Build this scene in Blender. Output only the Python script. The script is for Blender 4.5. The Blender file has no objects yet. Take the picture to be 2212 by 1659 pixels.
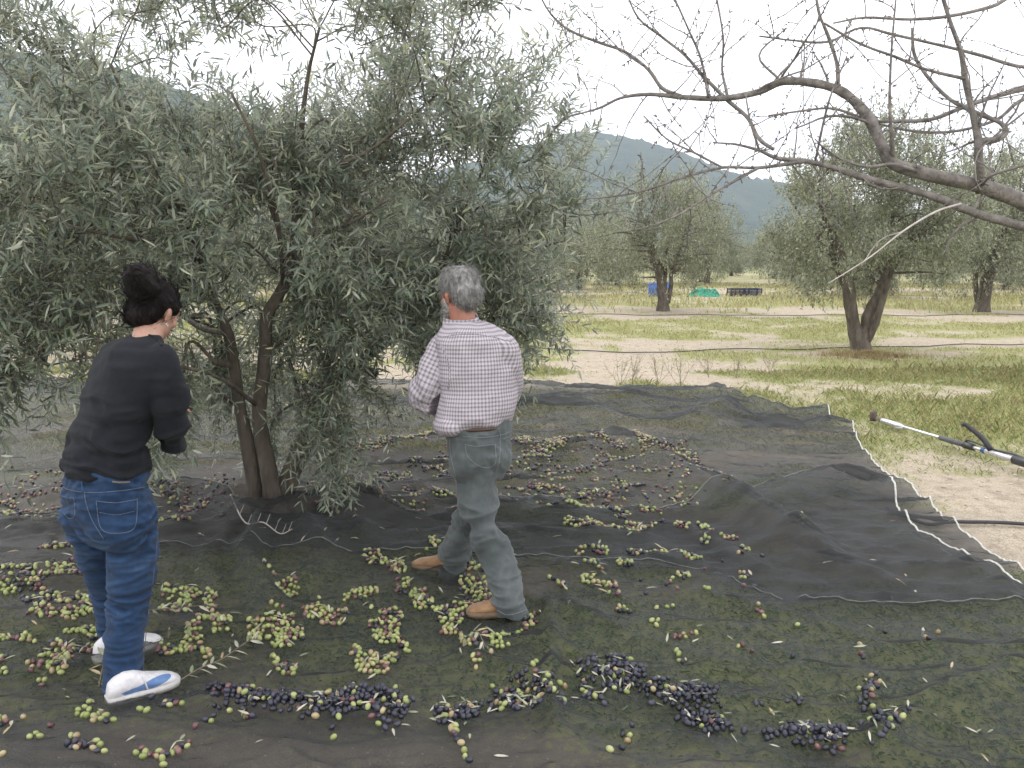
import bpy, bmesh, math, random
import numpy as np
from mathutils import Vector, Matrix
from mathutils.bvhtree import BVHTree

random.seed(7); RNG = np.random.default_rng(7)
R = math.radians
scene = bpy.context.scene
# ------------------------------------------------------------------ camera, world, sun
F_PX, CH, PITCH = 1736.0, 1.65, math.atan(264.5/1736.0)      # focal length in units of a 2212 wide picture
cam = bpy.data.cameras.new('camera'); camo = bpy.data.objects.new('camera', cam)
scene.collection.objects.link(camo); scene.camera = camo
cam.sensor_fit = 'HORIZONTAL'; cam.sensor_width = 36; cam.lens = 36*F_PX/2212
cam.clip_start = 0.05; cam.clip_end = 9000
camo.location = (0, 0, CH); camo.rotation_euler = (R(90)-PITCH, 0, 0)

scene.view_settings.view_transform = 'Standard'; scene.view_settings.look = 'None'
scene.view_settings.exposure = 0.45; scene.view_settings.gamma = 1
scene.render.engine = 'CYCLES'
scene.cycles.transparent_max_bounces = 16
scene.cycles.max_bounces = 6

HAZE = 0.00042
SUN_EL, SUN_AZ = 38, -35            # azimuth measured from +Y towards +X
world = bpy.data.worlds.new('World'); scene.world = world; world.use_nodes = True
nt = world.node_tree; nt.nodes.clear()
def wn(t, **k):
    n = nt.nodes.new(t)
    for a, b in k.items(): setattr(n, a, b)
    return n
sky = wn('ShaderNodeTexSky', sky_type='NISHITA', sun_disc=False, sun_elevation=R(SUN_EL), sun_rotation=R(SUN_AZ))
tc = wn('ShaderNodeTexCoord'); nz = wn('ShaderNodeTexNoise'); nz.inputs['Scale'].default_value = 1.6; nz.inputs['Detail'].default_value = 5
rp = wn('ShaderNodeValToRGB'); rp.color_ramp.elements[0].position = .35; rp.color_ramp.elements[0].color = (.80,.80,.80,1)
rp.color_ramp.elements[1].position = .65; rp.color_ramp.elements[1].color = (.97,.97,.97,1)
mx = wn('ShaderNodeMix', data_type='RGBA'); mx.inputs['B'].default_value = (15.2, 14.9, 15.4, 1)
bg = wn('ShaderNodeBackground'); bg.inputs['Strength'].default_value = 0.12; wo = wn('ShaderNodeOutputWorld')
L = nt.links.new
L(tc.outputs['Generated'], nz.inputs['Vector']); L(nz.outputs['Fac'], rp.inputs['Fac']); L(rp.outputs['Color'], mx.inputs['Factor'])
L(sky.outputs['Color'], mx.inputs['A']); L(mx.outputs['Result'], bg.inputs['Color']); L(bg.outputs['Background'], wo.inputs['Surface'])
sl = bpy.data.lights.new('sun', 'SUN'); sl.energy = 1.2; sl.angle = R(14); sl.color = (1, .95, .88)
so = bpy.data.objects.new('sun', sl); scene.collection.objects.link(so)
sd = Vector((math.sin(R(SUN_AZ))*math.cos(R(SUN_EL)), math.cos(R(SUN_AZ))*math.cos(R(SUN_EL)), math.sin(R(SUN_EL))))
so.rotation_euler = sd.to_track_quat('Z', 'Y').to_euler()

# ------------------------------------------------------------------ helpers
def ray(u, v):
    dx, dy = (u-1106)/F_PX, (829.5-v)/F_PX
    return np.array([dx, math.cos(PITCH)+dy*math.sin(PITCH), -math.sin(PITCH)+dy*math.cos(PITCH)])
def W(u, v, D):                        # the point of the place seen at (u,v), D metres ahead
    r = ray(u, v); return np.array([0, 0, CH]) + r*(D/r[1])
def G(u, v, z=0.0):                    # the point on the ground seen at (u,v)
    r = ray(u, v); return np.array([0, 0, CH]) + r*((z-CH)/r[2])
def pxm(D): return D/F_PX*1.0          # metres in one unit of the picture at D
def nrm(a): return a/np.maximum(np.linalg.norm(a, axis=-1, keepdims=True), 1e-9)

def vnoise(p, seed=0):                 # value noise, p (n,2|3)
    p = np.asarray(p, float)
    if p.shape[1] == 2: p = np.concatenate([p, np.zeros((len(p), 1))], 1)
    i = np.floor(p).astype(np.int64); f = p-i; f = f*f*(3-2*f); out = 0
    for a in (0, 1):
        for b in (0, 1):
            for c in (0, 1):
                h = ((i[:,0]+a)*374761393 + (i[:,1]+b)*668265263 + (i[:,2]+c)*2147483647 + seed*974711) & 0xffffffff
                h = ((h ^ (h >> 13))*1274126177) & 0xffffffff; h = (h ^ (h >> 16)) & 0xffff
                w = (f[:,0] if a else 1-f[:,0])*(f[:,1] if b else 1-f[:,1])*(f[:,2] if c else 1-f[:,2])
                out = out + w*(h/65535.0)
    return out
def fbm(p, o=4, seed=0):
    p = np.asarray(p, float); s = 0; a = .5; t = 0
    for k in range(o): s = s + a*vnoise(p*(2**k), seed+k*17); t += a; a *= .5
    return s/t

COL = scene.collection
def tag(o, label=None, cat=None, group=None, kind=None):
    if label: o['label'] = label
    if cat: o['category'] = cat
    if group: o['group'] = group
    if kind: o['kind'] = kind
    return o
def empty(name, loc, label, cat, group=None):
    o = bpy.data.objects.new(name, None); COL.objects.link(o); o.location = tuple(loc); o.empty_display_size = .1
    tag(o, label, cat, group); return o
class MB:
    def __init__(s): s.V = []; s.F = []; s.n = 0
    def add(s, V, F, m=0):
        V = np.asarray(V, float); F = np.asarray(F, np.int64)
        s.V.append(V); s.F.append((F+s.n, m)); s.n += len(V)
    def mesh(s, name, mats, smooth=True):
        me = bpy.data.meshes.new(name); V = np.concatenate(s.V)
        me.vertices.add(len(V)); me.vertices.foreach_set('co', V.ravel())
        idx = np.concatenate([f.ravel() for f, m in s.F]); cnt = np.concatenate([np.full(len(f), f.shape[1]) for f, m in s.F])
        mi = np.concatenate([np.full(len(f), m) for f, m in s.F])
        me.loops.add(len(idx)); me.loops.foreach_set('vertex_index', idx.astype(np.int32))
        me.polygons.add(len(cnt)); st = np.concatenate([[0], np.cumsum(cnt)[:-1]])
        me.polygons.foreach_set('loop_start', st.astype(np.int32)); me.polygons.foreach_set('loop_total', cnt.astype(np.int32))
        me.polygons.foreach_set('material_index', mi.astype(np.int32))
        if smooth: me.polygons.foreach_set('use_smooth', np.ones(len(cnt), bool))
        me.update(calc_edges=True); me.validate()
        for m in (mats if isinstance(mats, (list, tuple)) else [mats]): me.materials.append(m)
        return me
    def build(s, name, mats, parent=None, smooth=True, origin=None):
        if origin is not None: s.V = [v-np.asarray(origin) for v in s.V]
        elif parent is not None:
            s.V = [v-np.array(parent.location) for v in s.V]
        o = bpy.data.objects.new(name, s.mesh(name, mats, smooth)); COL.objects.link(o)
        if origin is not None: o.location = tuple(origin)
        if parent is not None: o.parent = parent
        return o
def catmull(P, n):                    # smooth a polyline (rows may hold radii too)
    P = np.asarray(P, float)
    if len(P) < 3:
        t = np.linspace(0, 1, n+1)[:, None]; return P[0]*(1-t)+P[-1]*t
    Q = np.concatenate([[2*P[0]-P[1]], P, [2*P[-1]-P[-2]]]); out = []
    for i in range(1, len(Q)-2):
        t = np.linspace(0, 1, n, endpoint=False)[:, None]; a, b, c, d = Q[i-1:i+3]
        out.append(.5*((2*b)+(-a+c)*t+(2*a-5*b+4*c-d)*t**2+(-a+3*b-3*c+d)*t**3))
    out.append(P[-1:]); return np.concatenate(out)
def tube(mb, P, rad, k=8, m=0, caps=True, lump=0.0):
    P = np.asarray(P, float); n = len(P); rad = np.broadcast_to(rad, (n,)).astype(float)
    T = np.gradient(P, axis=0); T = nrm(T)
    ref = np.array([0, 0, 1.]) if abs(T[0][2]) < .9 else np.array([1., 0, 0])
    N = nrm(np.cross(T[0], ref)); Vs = []
    for i in range(n):
        N = N-T[i]*np.dot(N, T[i]); N = nrm(N); B = np.cross(T[i], N)
        a = np.linspace(0, 2*np.pi, k, endpoint=False)[:, None]
        rr = rad[i]
        if lump: rr = rr*(1+lump*(vnoise(np.concatenate([np.cos(a)*1.4+P[i][0]*3, np.sin(a)*1.4, np.full((k,1), i*.45)], 1), 5)-.5)*2)[:, None]
        Vs.append(P[i]+rr*(np.cos(a)*N+np.sin(a)*B))
    V = np.concatenate(Vs)
    i = np.arange(n-1)[:, None]*k; j = np.arange(k)[None, :]; j2 = (j+1) % k
    Fq = np.stack([(i+j), (i+j2), (i+k+j2), (i+k+j)], -1).reshape(-1, 4)
    base = mb.n; mb.add(V, Fq, m)
    if caps:
        mb.F.append((np.array([list(range(base+k-1, base-1, -1))]), m)); mb.F.append((np.array([list(range(base+(n-1)*k, base+n*k))]), m))
def loft(mb, secs, k=20, m=0):          # secs: (centre, axis a, axis b) ; closed
    a = np.linspace(0, 2*np.pi, k, endpoint=False)[:, None]; n = len(secs)
    V = np.concatenate([np.asarray(c)+np.cos(a)*np.asarray(x)+np.sin(a)*np.asarray(y) for c, x, y in secs])
    i = np.arange(n-1)[:, None]*k; j = np.arange(k)[None, :]; j2 = (j+1) % k
    Fq = np.stack([(i+j), (i+j2), (i+k+j2), (i+k+j)], -1).reshape(-1, 4); base = mb.n; mb.add(V, Fq, m)
    mb.F.append((np.array([list(range(base+k-1, base-1, -1))]), m)); mb.F.append((np.array([list(range(base+(n-1)*k, base+n*k))]), m))
def ellip(mb, c, ax, k=14, m=0):        # ellipsoid, ax = three axis vectors
    c = np.asarray(c, float); ax = np.asarray(ax, float); th = np.linspace(0, np.pi, k//2+2)[1:-1]
    a = np.linspace(0, 2*np.pi, k, endpoint=False); V = [c+ax[2]]
    for t in th: V += [c+math.sin(t)*(math.cos(b)*ax[0]+math.sin(b)*ax[1])+math.cos(t)*ax[2] for b in a]
    V.append(c-ax[2]); n = len(th); Q = []; T = []
    for i in range(n-1):
        for j in range(k): j2 = (j+1) % k; Q.append([1+i*k+j, 1+(i+1)*k+j, 1+(i+1)*k+j2, 1+i*k+j2])
    for j in range(k): j2 = (j+1) % k; T += [[0, 1+j, 1+j2], [1+n*k, 1+(n-1)*k+j2, 1+(n-1)*k+j]]
    base = mb.n; mb.add(V, Q, m); mb.F.append((np.array(T)+base, m))
def box(mb, c, s, rot=0, m=0):
    c = np.asarray(c, float); x, y, z = [q/2 for q in s]; ca, sa = math.cos(rot), math.sin(rot)
    V = [(c[0]+a*x*ca-b*y*sa, c[1]+a*x*sa+b*y*ca, c[2]+d*z) for a in (-1, 1) for b in (-1, 1) for d in (-1, 1)]
    mb.add(V, [[0,1,3,2],[4,6,7,5],[0,4,5,1],[2,3,7,6],[0,2,6,4],[1,5,7,3]], m)
def leaves(mb, P, D, N, Ln, Wd, m=0, bend=.12, simple=False):
    D = nrm(D); N = nrm(N-D*np.sum(N*D, 1, keepdims=True)); S = np.cross(D, N); n = len(P)
    Ln = np.broadcast_to(Ln, (n,))[:, None]; Wd = np.broadcast_to(Wd, (n,))[:, None]
    tip = P+D*Ln-N*Ln*bend
    if simple:
        V = np.stack([P, P+D*Ln*.5+S*Wd*.5, tip, P+D*Ln*.5-S*Wd*.5], 1).reshape(-1, 3)
        mb.add(V, np.arange(n*4).reshape(-1, 4), m); return
    a = P+D*Ln*.28+N*Wd*.12; b = P+D*Ln*.66+N*Wd*.10-N*Ln*bend*.35
    V = np.stack([P, a+S*Wd*.5, b+S*Wd*.42, tip, b-S*Wd*.42, a-S*Wd*.5], 1).reshape(-1, 3)
    i = np.arange(n)[:, None]*6
    mb.add(V, np.concatenate([i+np.array([[0,1,2,3]]), i+np.array([[0,3,4,5]])]), m)

# ------------------------------------------------------------------ materials
def newmat(name):
    m = bpy.data.materials.new(name); m.use_nodes = True; t = m.node_tree; t.nodes.clear()
    return m, t
def nd(t, ty, ins={}, **k):
    n = t.nodes.new(ty)
    for a, b in k.items(): setattr(n, a, b)
    for a, b in ins.items():
        s = n.inputs[a]
        if isinstance(b, bpy.types.NodeSocket): t.links.new(b, s)
        else: s.default_value = b
    return n
def c4(c): return (c[0], c[1], c[2], 1)
def ramp(t, fac, stops):
    n = nd(t, 'ShaderNodeValToRGB', {'Fac': fac}); cr = n.color_ramp
    while len(cr.elements) < len(stops): cr.elements.new(.5)
    for e, (p, c) in zip(cr.elements, stops): e.position = p; e.color = c4(c)
    return n.outputs['Color']
def noise(t, scale, detail=4, rough=.55, vec=None, stretch=None, out='Fac'):
    if vec is None: vec = nd(t, 'ShaderNodeTexCoord').outputs['Object']
    if stretch: vec = nd(t, 'ShaderNodeMapping', {'Vector': vec, 'Scale': stretch}).outputs['Vector']
    return nd(t, 'ShaderNodeTexNoise', {'Vector': vec, 'Scale': scale, 'Detail': detail, 'Roughness': rough}).outputs[out]
def mixc(t, fac, a, b, mode='MIX'):
    n = nd(t, 'ShaderNodeMix', data_type='RGBA', blend_type=mode)
    for s, v in ((n.inputs['Factor'], fac), (n.inputs['A'], a), (n.inputs['B'], b)):
        if isinstance(v, bpy.types.NodeSocket): t.links.new(v, s)
        else: s.default_value = v if isinstance(v, float) else c4(v)
    return n.outputs['Result']
def math_(t, op, a, b=0., c=None):
    ins = {0: a, 1: b}
    if c is not None: ins[2] = c
    return nd(t, 'ShaderNodeMath', ins, operation=op).outputs[0]
def surf(name, stops, scale=8, rough=.8, bump=.3, bscale=None, detail=5, stretch=None, metal=0., spec=.5, bdist=.01):
    m, t = newmat(name); n = noise(t, scale, detail, stretch=stretch)
    if not isinstance(stops[0][0], (int, float)) or len(stops[0]) == 3: stops = [(.3, stops[0]), (.7, stops[1])]
    col = ramp(t, n, stops); b = noise(t, bscale or scale*4, 4, stretch=stretch)
    bp = nd(t, 'ShaderNodeBump', {'Height': b, 'Strength': bump, 'Distance': bdist})
    p = nd(t, 'ShaderNodeBsdfPrincipled', {'Base Color': col, 'Roughness': rough, 'Normal': bp.outputs[0], 'Metallic': metal, 'Specular IOR Level': spec})
    nd(t, 'ShaderNodeOutputMaterial', {'Surface': p.outputs[0]}); return m
def leafmat(name, front, back, var=.5, trans=.25):
    m, t = newmat(name); g = nd(t, 'ShaderNodeNewGeometry')
    f = mixc(t, g.outputs['Backfacing'], front, back)
    v = ramp(t, g.outputs['Random Per Island'], [(0, (1-var,)*3), (.55, (1, 1, 1)), (.93, (1+var*.6, 1+var*.55, 1+var*.3)), (1, (1.5, 1.4, 1.0))])
    col = mixc(t, 1., f, v, 'MULTIPLY')
    p = nd(t, 'ShaderNodeBsdfPrincipled', {'Base Color': col, 'Roughness': .42, 'Specular IOR Level': .5})
    tr = nd(t, 'ShaderNodeBsdfTranslucent', {'Color': col})
    mxs = nd(t, 'ShaderNodeMixShader', {0: trans, 1: p.outputs[0], 2: tr.outputs[0]})
    nd(t, 'ShaderNodeOutputMaterial', {'Surface': mxs.outputs[0]}); return m
M = {}
M['leaf'] = leafmat('olive_leaf', (.195,.24,.175), (.46,.49,.41), .5, .42)
M['leaf_far'] = leafmat('olive_leaf_far', (.19,.21,.13), (.38,.40,.30), .5, .35)
M['bark'] = surf('olive_bark', ((.055,.045,.033), (.16,.135,.105)), 14, .95, .9, 40, stretch=(1,1,.35), bdist=.02)
M['twig'] = surf('olive_twig', ((.12,.10,.07), (.22,.19,.14)), 30, .9, .2)
M['almond'] = surf('almond_bark', ((.085,.076,.066), (.25,.225,.20)), 22, .9, .8, 70, bdist=.01)
M['pale_twig'] = surf('pale_twig', ((.30,.27,.24), (.5,.46,.42)), 22, .9, .3)

m, t = newmat('earth'); at = nd(t, 'ShaderNodeAttribute', attribute_name='grass')
n1 = noise(t, 3.2, 8, .62); n2 = noise(t, 26, 6, .7); n3 = noise(t, 120, 4, .6); n4 = noise(t, .5, 4)
n5 = noise(t, 9, 6, .7); dirt = mixc(t, n1, (.37,.315,.235), (.60,.53,.42)); dirt = mixc(t, math_(t, 'MULTIPLY', n4, .5), dirt, (.45,.38,.29))
spk = ramp(t, n3, [(.38, (.45,.45,.44)), (.52, (1,1,1)), (.68, (1.22,1.2,1.16))]); dirt = mixc(t, .8, dirt, spk, 'MULTIPLY')
dirt = mixc(t, .55, dirt, ramp(t, n5, [(.36, (.55,.53,.50)), (.5, (1,1,1)), (.66, (1.15,1.13,1.1))]), 'MULTIPLY')
so_ = nd(t, 'ShaderNodeAttribute', attribute_name='soil').outputs['Fac']; dirt = mixc(t, math_(t, 'MULTIPLY', so_, .85), dirt, mixc(t, n2, (.125,.108,.082), (.26,.23,.18)))
vo = nd(t, 'ShaderNodeTexVoronoi', {'Scale': 34., 'Vector': nd(t, 'ShaderNodeTexCoord').outputs['Object']})
st = ramp(t, vo.outputs['Distance'], [(.12, (1,1,1)), (.2, (0,0,0))]); stm = math_(t, 'MULTIPLY', st, math_(t, 'GREATER_THAN', n2, .53))
dirt = mixc(t, stm, dirt, (.55,.50,.43))
gr = mixc(t, n2, (.15,.19,.06), (.38,.36,.18)); gr = mixc(t, n1, gr, (.30,.32,.13))
gm = math_(t, 'ADD', at.outputs['Fac'], math_(t, 'MULTIPLY', math_(t, 'SUBTRACT', n2, .5), 1.6))
gm = ramp(t, gm, [(.38, (0,0,0)), (.62, (1,1,1))]); col = mixc(t, gm, dirt, gr)
hb = math_(t, 'ADD', n2, math_(t, 'ADD', math_(t, 'MULTIPLY', n3, .35), math_(t, 'MULTIPLY', stm, .5)))
bp = nd(t, 'ShaderNodeBump', {'Height': hb, 'Strength': .8, 'Distance': .03})
p = nd(t, 'ShaderNodeBsdfPrincipled', {'Base Color': col, 'Roughness': .95, 'Normal': bp.outputs[0], 'Specular IOR Level': .1})
nd(t, 'ShaderNodeOutputMaterial', {'Surface': p.outputs[0]}); M['earth'] = m

def blade(name, c1, c2, c3):
    m, t = newmat(name); g = nd(t, 'ShaderNodeNewGeometry')
    col = ramp(t, g.outputs['Random Per Island'], [(0, c1), (.6, c2), (1, c3)])
    p = nd(t, 'ShaderNodeBsdfPrincipled', {'Base Color': col, 'Roughness': .7, 'Specular IOR Level': .2}); tr = nd(t, 'ShaderNodeBsdfTranslucent', {'Color': col})
    x = nd(t, 'ShaderNodeMixShader', {0: .4, 1: p.outputs[0], 2: tr.outputs[0]}); nd(t, 'ShaderNodeOutputMaterial', {'Surface': x.outputs[0]}); return m
M['grass'] = blade('grass_blades', (.22,.28,.09), (.40,.42,.19), (.56,.51,.29))
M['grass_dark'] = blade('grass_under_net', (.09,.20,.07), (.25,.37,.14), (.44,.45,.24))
M['straw'] = blade('straw_blades', (.30,.31,.13), (.50,.44,.23), (.64,.56,.35))
M['hill'] = surf('hill_wood', ((.035,.06,.045), (.085,.11,.07)), .03, 1, .5, .12, 8, spec=0, bdist=4)

m, t = newmat('net'); lw = nd(t, 'ShaderNodeNewGeometry')
dt = nd(t, 'ShaderNodeVectorMath', {0: lw.outputs['Normal'], 1: lw.outputs['Incoming']}, operation='DOT_PRODUCT').outputs['Value']
ab = math_(t, 'MAXIMUM', math_(t, 'ABSOLUTE', dt), .31)
# the weave hides more of what lies below the more slantwise it is looked through
nn = noise(t, 5, 5, .6); wv = noise(t, 420, 2, .6)
tb = math_(t, 'ADD', .46, math_(t, 'MULTIPLY', nn, .10)); tb = math_(t, 'ADD', tb, math_(t, 'MULTIPLY', math_(t, 'SUBTRACT', wv, .5), .5))
op = math_(t, 'POWER', tb, math_(t, 'DIVIDE', .62, ab)); op = math_(t, 'MINIMUM', op, 1.)
df = nd(t, 'ShaderNodeBsdfPrincipled', {'Base Color': c4((.044,.047,.047)), 'Roughness': .6, 'Specular IOR Level': .12})
tp = nd(t, 'ShaderNodeBsdfTransparent', {'Color': c4((1,1,1))})
x = nd(t, 'ShaderNodeMixShader', {0: op, 1: df.outputs[0], 2: tp.outputs[0]})
nd(t, 'ShaderNodeOutputMaterial', {'Surface': x.outputs[0]}); M['net'] = m
M['cord'] = surf('net_edge_cord', ((.42,.42,.38), (.62,.62,.57)), 60, .9, .3)
M['cord_dim'] = surf('net_seam_cord', ((.09,.10,.09), (.22,.235,.21)), 30, .9, .3)
M['hose'] = surf('black_hose', ((.02,.02,.022), (.045,.045,.05)), 20, .5, .1)

# ------------------------------------------------------------------ ground, hills
PY = [-6, 0, 3, 4.2, 5.6, 6.6, 7.6, 9.8, 10.8, 13, 16.5, 17.6, 22, 23.5, 27.5, 30, 39, 42, 47, 50, 60, 63, 67, 70, 500]
PG = [.60,.60,.60,.44,.26,.42,.82,.78,.48,.36,.42,.70,.78,.34,.20,.75,.80,.35,.25,.75,.75,.35,.3,.6,.6]
def grassmask(x, y):
    y0 = y; y = y+(fbm(np.stack([x*.35, y*.25], 1), 3, 91)-.5)*np.clip((y-5)*.35, 0, 5); pr = np.interp(y, PY, PG); pr = .5+(pr-.5)*.85
    pr = pr - .25*np.clip((x-1.6)/2, 0, 1)*np.clip(1-np.abs(y-5.0)/1.6, 0, 1) - .28*np.clip((4-x)/3, 0, 1)*np.clip(1-np.abs(y-8.6)/1.8, 0, 1)*np.clip(x+.5, 0, 1)
    pr = pr+.42*np.clip((x-2.6)/1.5, 0, 1)*np.exp(-((y0-11.6)/2.2)**2)
    n = fbm(np.stack([x*.55, y*.9], 1), 4, 3); n2 = fbm(np.stack([x*2.6, y*3.2], 1), 3, 9)
    return np.clip(pr+(n-.5)*1.5+(n2-.5)*.8, 0, 1)
def gz(x, y):
    return (fbm(np.stack([x*.5, y*.5], 1), 3, 21)-.5)*.05*np.clip(y/12+.4, 0, 3)+(fbm(np.stack([x*4, y*4], 1), 2, 31)-.5)*.012
xs = np.concatenate([-np.geomspace(9, 1500, 70)[::-1], np.arange(-8.9, 9, .07), np.geomspace(9.1, 1500, 70)])
ys = np.concatenate([np.arange(-8, 13, .06), np.geomspace(13.1, 700, 210)])
X, Y = np.meshgrid(xs, ys); x, y = X.ravel(), Y.ravel()
mb = MB(); nx, ny = len(xs), len(ys); i = np.arange(ny-1)[:, None]*nx; j = np.arange(nx-1)[None]
mb.add(np.stack([x, y, gz(x, y)], 1), np.stack([i+j, i+j+1, i+nx+j+1, i+nx+j], -1).reshape(-1, 4))
ground = mb.build('ground', M['earth']); tag(ground, kind='structure')
a = ground.data.attributes.new('grass', 'FLOAT', 'POINT'); a.data.foreach_set('value', grassmask(x, y).astype(np.float32))

sx_e = np.interp(y, [0, 2.5, 3.6, 5, 6.5, 8.3], [4, 3.2, 2.7, 2.6, 2.9, 3.4]); so_ = np.clip((sx_e-x)/.5+(fbm(np.stack([x, y], 1), 3, 77)-.5)*2, 0, 1)*np.clip((7.4-y)/1.5+(fbm(np.stack([x, y], 1), 3, 78)-.5)*2, 0, 1)*(.55+.9*fbm(np.stack([x*1.5, y*1.5], 1), 3, 79)).clip(0, 1)
a = ground.data.attributes.new('soil', 'FLOAT', 'POINT'); a.data.foreach_set('value', so_.astype(np.float32))
def hill(name, pts, dist, depth, seed, base=-5):
    # pts: skyline (u, v) ; the slope falls towards the viewer and away behind
    u = np.linspace(pts[0][0], pts[-1][0], 260); v = np.interp(u, [q[0] for q in pts], [q[1] for q in pts])
    top = np.array([W(a, b, dist) for a, b in zip(u, v)]); k = 40; rows = []
    for s in np.linspace(-1, 1, k):
        w = math.cos(s*math.pi/2)**1.0; yy = dist+s*depth
        zx = (fbm(np.stack([top[:,0]*.006, np.full(len(u), yy*.006)], 1), 4, seed)-.5)*.35*w
        fine = (fbm(np.stack([top[:,0]*.12, np.full(len(u), yy*.12)], 1), 3, seed+5)-.5)*dist*.009
        z = base+(top[:,2]-base)*w*(1+zx*(abs(s) > .02)*min(1, abs(s)*4))+fine
        rows.append(np.stack([top[:,0]*(1+s*depth/dist*.25), np.full(len(u), yy), z], 1))
    mb = MB(); V = np.concatenate(rows); n = len(u); i = np.arange(k-1)[:, None]*n; j = np.arange(n-1)[None]
    mb.add(V, np.stack([i+j, i+j+1, i+n+j+1, i+n+j], -1).reshape(-1, 4)); o = mb.build(name, M['hill'])
    tag(o, kind='structure'); return o
hill('hills', [(700,440),(900,400),(1020,365),(1100,335),(1180,322),(1250,312),(1310,309),(1370,318),(1430,340),(1500,370),(1580,390),(1680,408),(1800,440),(2000,470),(2300,500),(2700,540)], 1250, 500, 40)
hill('hills', [(-1200,250),(-600,190),(-200,120),(0,140),(200,165),(330,185),(430,215),(520,250),(620,295),(720,340),(850,400),(1000,460),(1200,540)], 700, 330, 50)

# ------------------------------------------------------------------ nets
def ridgefield(x, y, ridges):
    h = np.zeros(len(x)); P = np.stack([x, y], 1)
    for pts, amp, wd in ridges:
        Q = catmull(np.array([G(u, v)[:2] for u, v in pts]), 5); best = np.full(len(x), 1e9)
        for a, b in zip(Q[:-1], Q[1:]):
            ab = b-a; tt = np.clip(((P-a)@ab)/max(ab@ab, 1e-9), 0, 1); d = np.linalg.norm(P-a-tt[:, None]*ab, axis=1); best = np.minimum(best, d)
        h = np.maximum(h, amp*np.exp(-(best/(wd*(1.45 if ridges is RA else 1.1)))**2)*(.75+.5*vnoise(P*2.2, 7)))
    return h
RA = [([(760,842),(900,848),(1050,845),(1250,862),(1400,872),(1540,868)], .10, .28), ([(1120,905),(1250,900),(1350,925),(1500,930),(1560,890)], .13, .16),
      ([(1540,870),(1560,940),(1640,955)], .10, .14), ([(1600,935),(1700,945),(1800,935)], .08, .14), ([(740,890),(860,895),(960,920)], .09, .16),
      ([(1330,962),(1420,1000),(1500,1055),(1580,1110),(1700,1190)], .09, .10), ([(700,1010),(860,985),(960,975)], .06, .14), ([(1250,985),(1300,975),(1330,965)], .09, .12),
      ([(0,850),(80,870),(150,930)], .16, .3), ([(0,905),(120,960)], .1, .2), ([(1640,880),(1700,905),(1790,895)], .05, .12), ([(0,1085),(150,1080),(330,1092)], .05, .10)]
RB = [([(1700,1105),(1810,1082),(1890,1090)], .17, .20), ([(1440,1085),(1540,1105),(1640,1160),(1760,1215)], .10, .12), ([(480,1128),(560,1148),(640,1125),(740,1098)], .12, .09),
      ([(560,1165),(540,1230),(570,1300),(600,1350)], .10, .055), ([(745,1095),(820,1125),(900,1150),(1010,1165)], .10, .075), ([(350,1105),(430,1082),(500,1112)], .15, .13),
      ([(0,1160),(120,1165),(200,1150)], .07, .10), ([(1000,1120),(1150,1135),(1300,1150),(1460,1165),(1600,1180)], .05, .08), ([(1150,1180),(1260,1190),(1400,1185)], .04, .06),
      ([(1180,1330),(1195,1430),(1185,1540),(1200,1650)], .06, .028), ([(1120,1290),(1180,1330),(1320,1400)], .03, .04), ([(1880,1659),(1960,1600),(2060,1545),(2212,1490)], .07, .06),
      ([(1750,1240),(1850,1270),(2000,1300),(2150,1300)], .05, .08), ([(1500,1170),(1600,1230),(1640,1260)], .05, .07), ([(640,1400),(700,1330),(800,1310)], .02, .03),
      ([(420,1550),(600,1590),(850,1590)], .03, .04), ([(660,1150),(690,1220),(660,1290)], .05, .06), ([(500,1170),(450,1230),(470,1300)], .04, .05), ([(1940,1180),(2060,1240),(2160,1290)], .04, .06)]
def foldnoise(x, y):
    n1 = 1-2*np.abs(fbm(np.stack([x*.8+y*.5, y*2.0-x*.3], 1), 3, 61)-.5); n2 = 1-2*np.abs(fbm(np.stack([x*2.2+y*.9, y*4.6], 1), 3, 71)-.5)
    n3 = 1-2*np.abs(fbm(np.stack([x*6+y*3, y*15-x*3], 1), 3, 81)-.5)
    return np.clip(n1-.70, 0, 1)**1.2*.34+np.clip(n2-.72, 0, 1)*.13+np.clip(n3-.62, 0, 1)*.055
FEET = []
def hA(x, y):
    x = np.atleast_1d(x).astype(float); y = np.atleast_1d(y).astype(float)
    far = .62; return .030+gz(x, y)+foldnoise(x, y)*far+ridgefield(x, y, RA)
def hB(x, y):
    x = np.atleast_1d(x).astype(float); y = np.atleast_1d(y).astype(float); h = .042+gz(x, y)+foldnoise(x, y)*.6+ridgefield(x, y, RB)+.5*ridgefield(x, y, RA)
    for fx, fy in FEET:
        w = np.exp(-(((x-fx)**2+(y-fy)**2)/.13**2)**2); h = h*(1-w)+.045*w
    return h
TOPB = [(-900,1135),(-300,1125),(0,1128),(180,1118),(300,1104),(420,1086),(500,1118),(560,1128),(640,1098),(740,1088),(860,1090),(980,1086),(1200,1105),(1400,1125),(1520,1106),(1620,1096),(1720,1086),(1810,1068),(1898,1062)]
seamY = lambda x: np.interp(x, [G(u,v)[0] for u,v in TOPB], [G(u,v)[1] for u,v in TOPB])
RIGHTB = [(1898,1062),(1922,1095),(1940,1130),(1985,1170),(2060,1205),(2130,1245),(2212,1290),(2420,1420)]
def topz(x, y):                      # upper surface of the nets
    x = np.atleast_1d(x).astype(float); y = np.atleast_1d(y).astype(float)
    rb = np.interp(y, [G(u,v)[1] for u,v in RIGHTB][::-1], [G(u,v)[0] for u,v in RIGHTB][::-1])
    onb = (y < seamY(x)) & (x < rb); a = hA(x, y); b = np.maximum(hB(x, y), a+.006)
    return np.where(onb, b, a)
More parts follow.
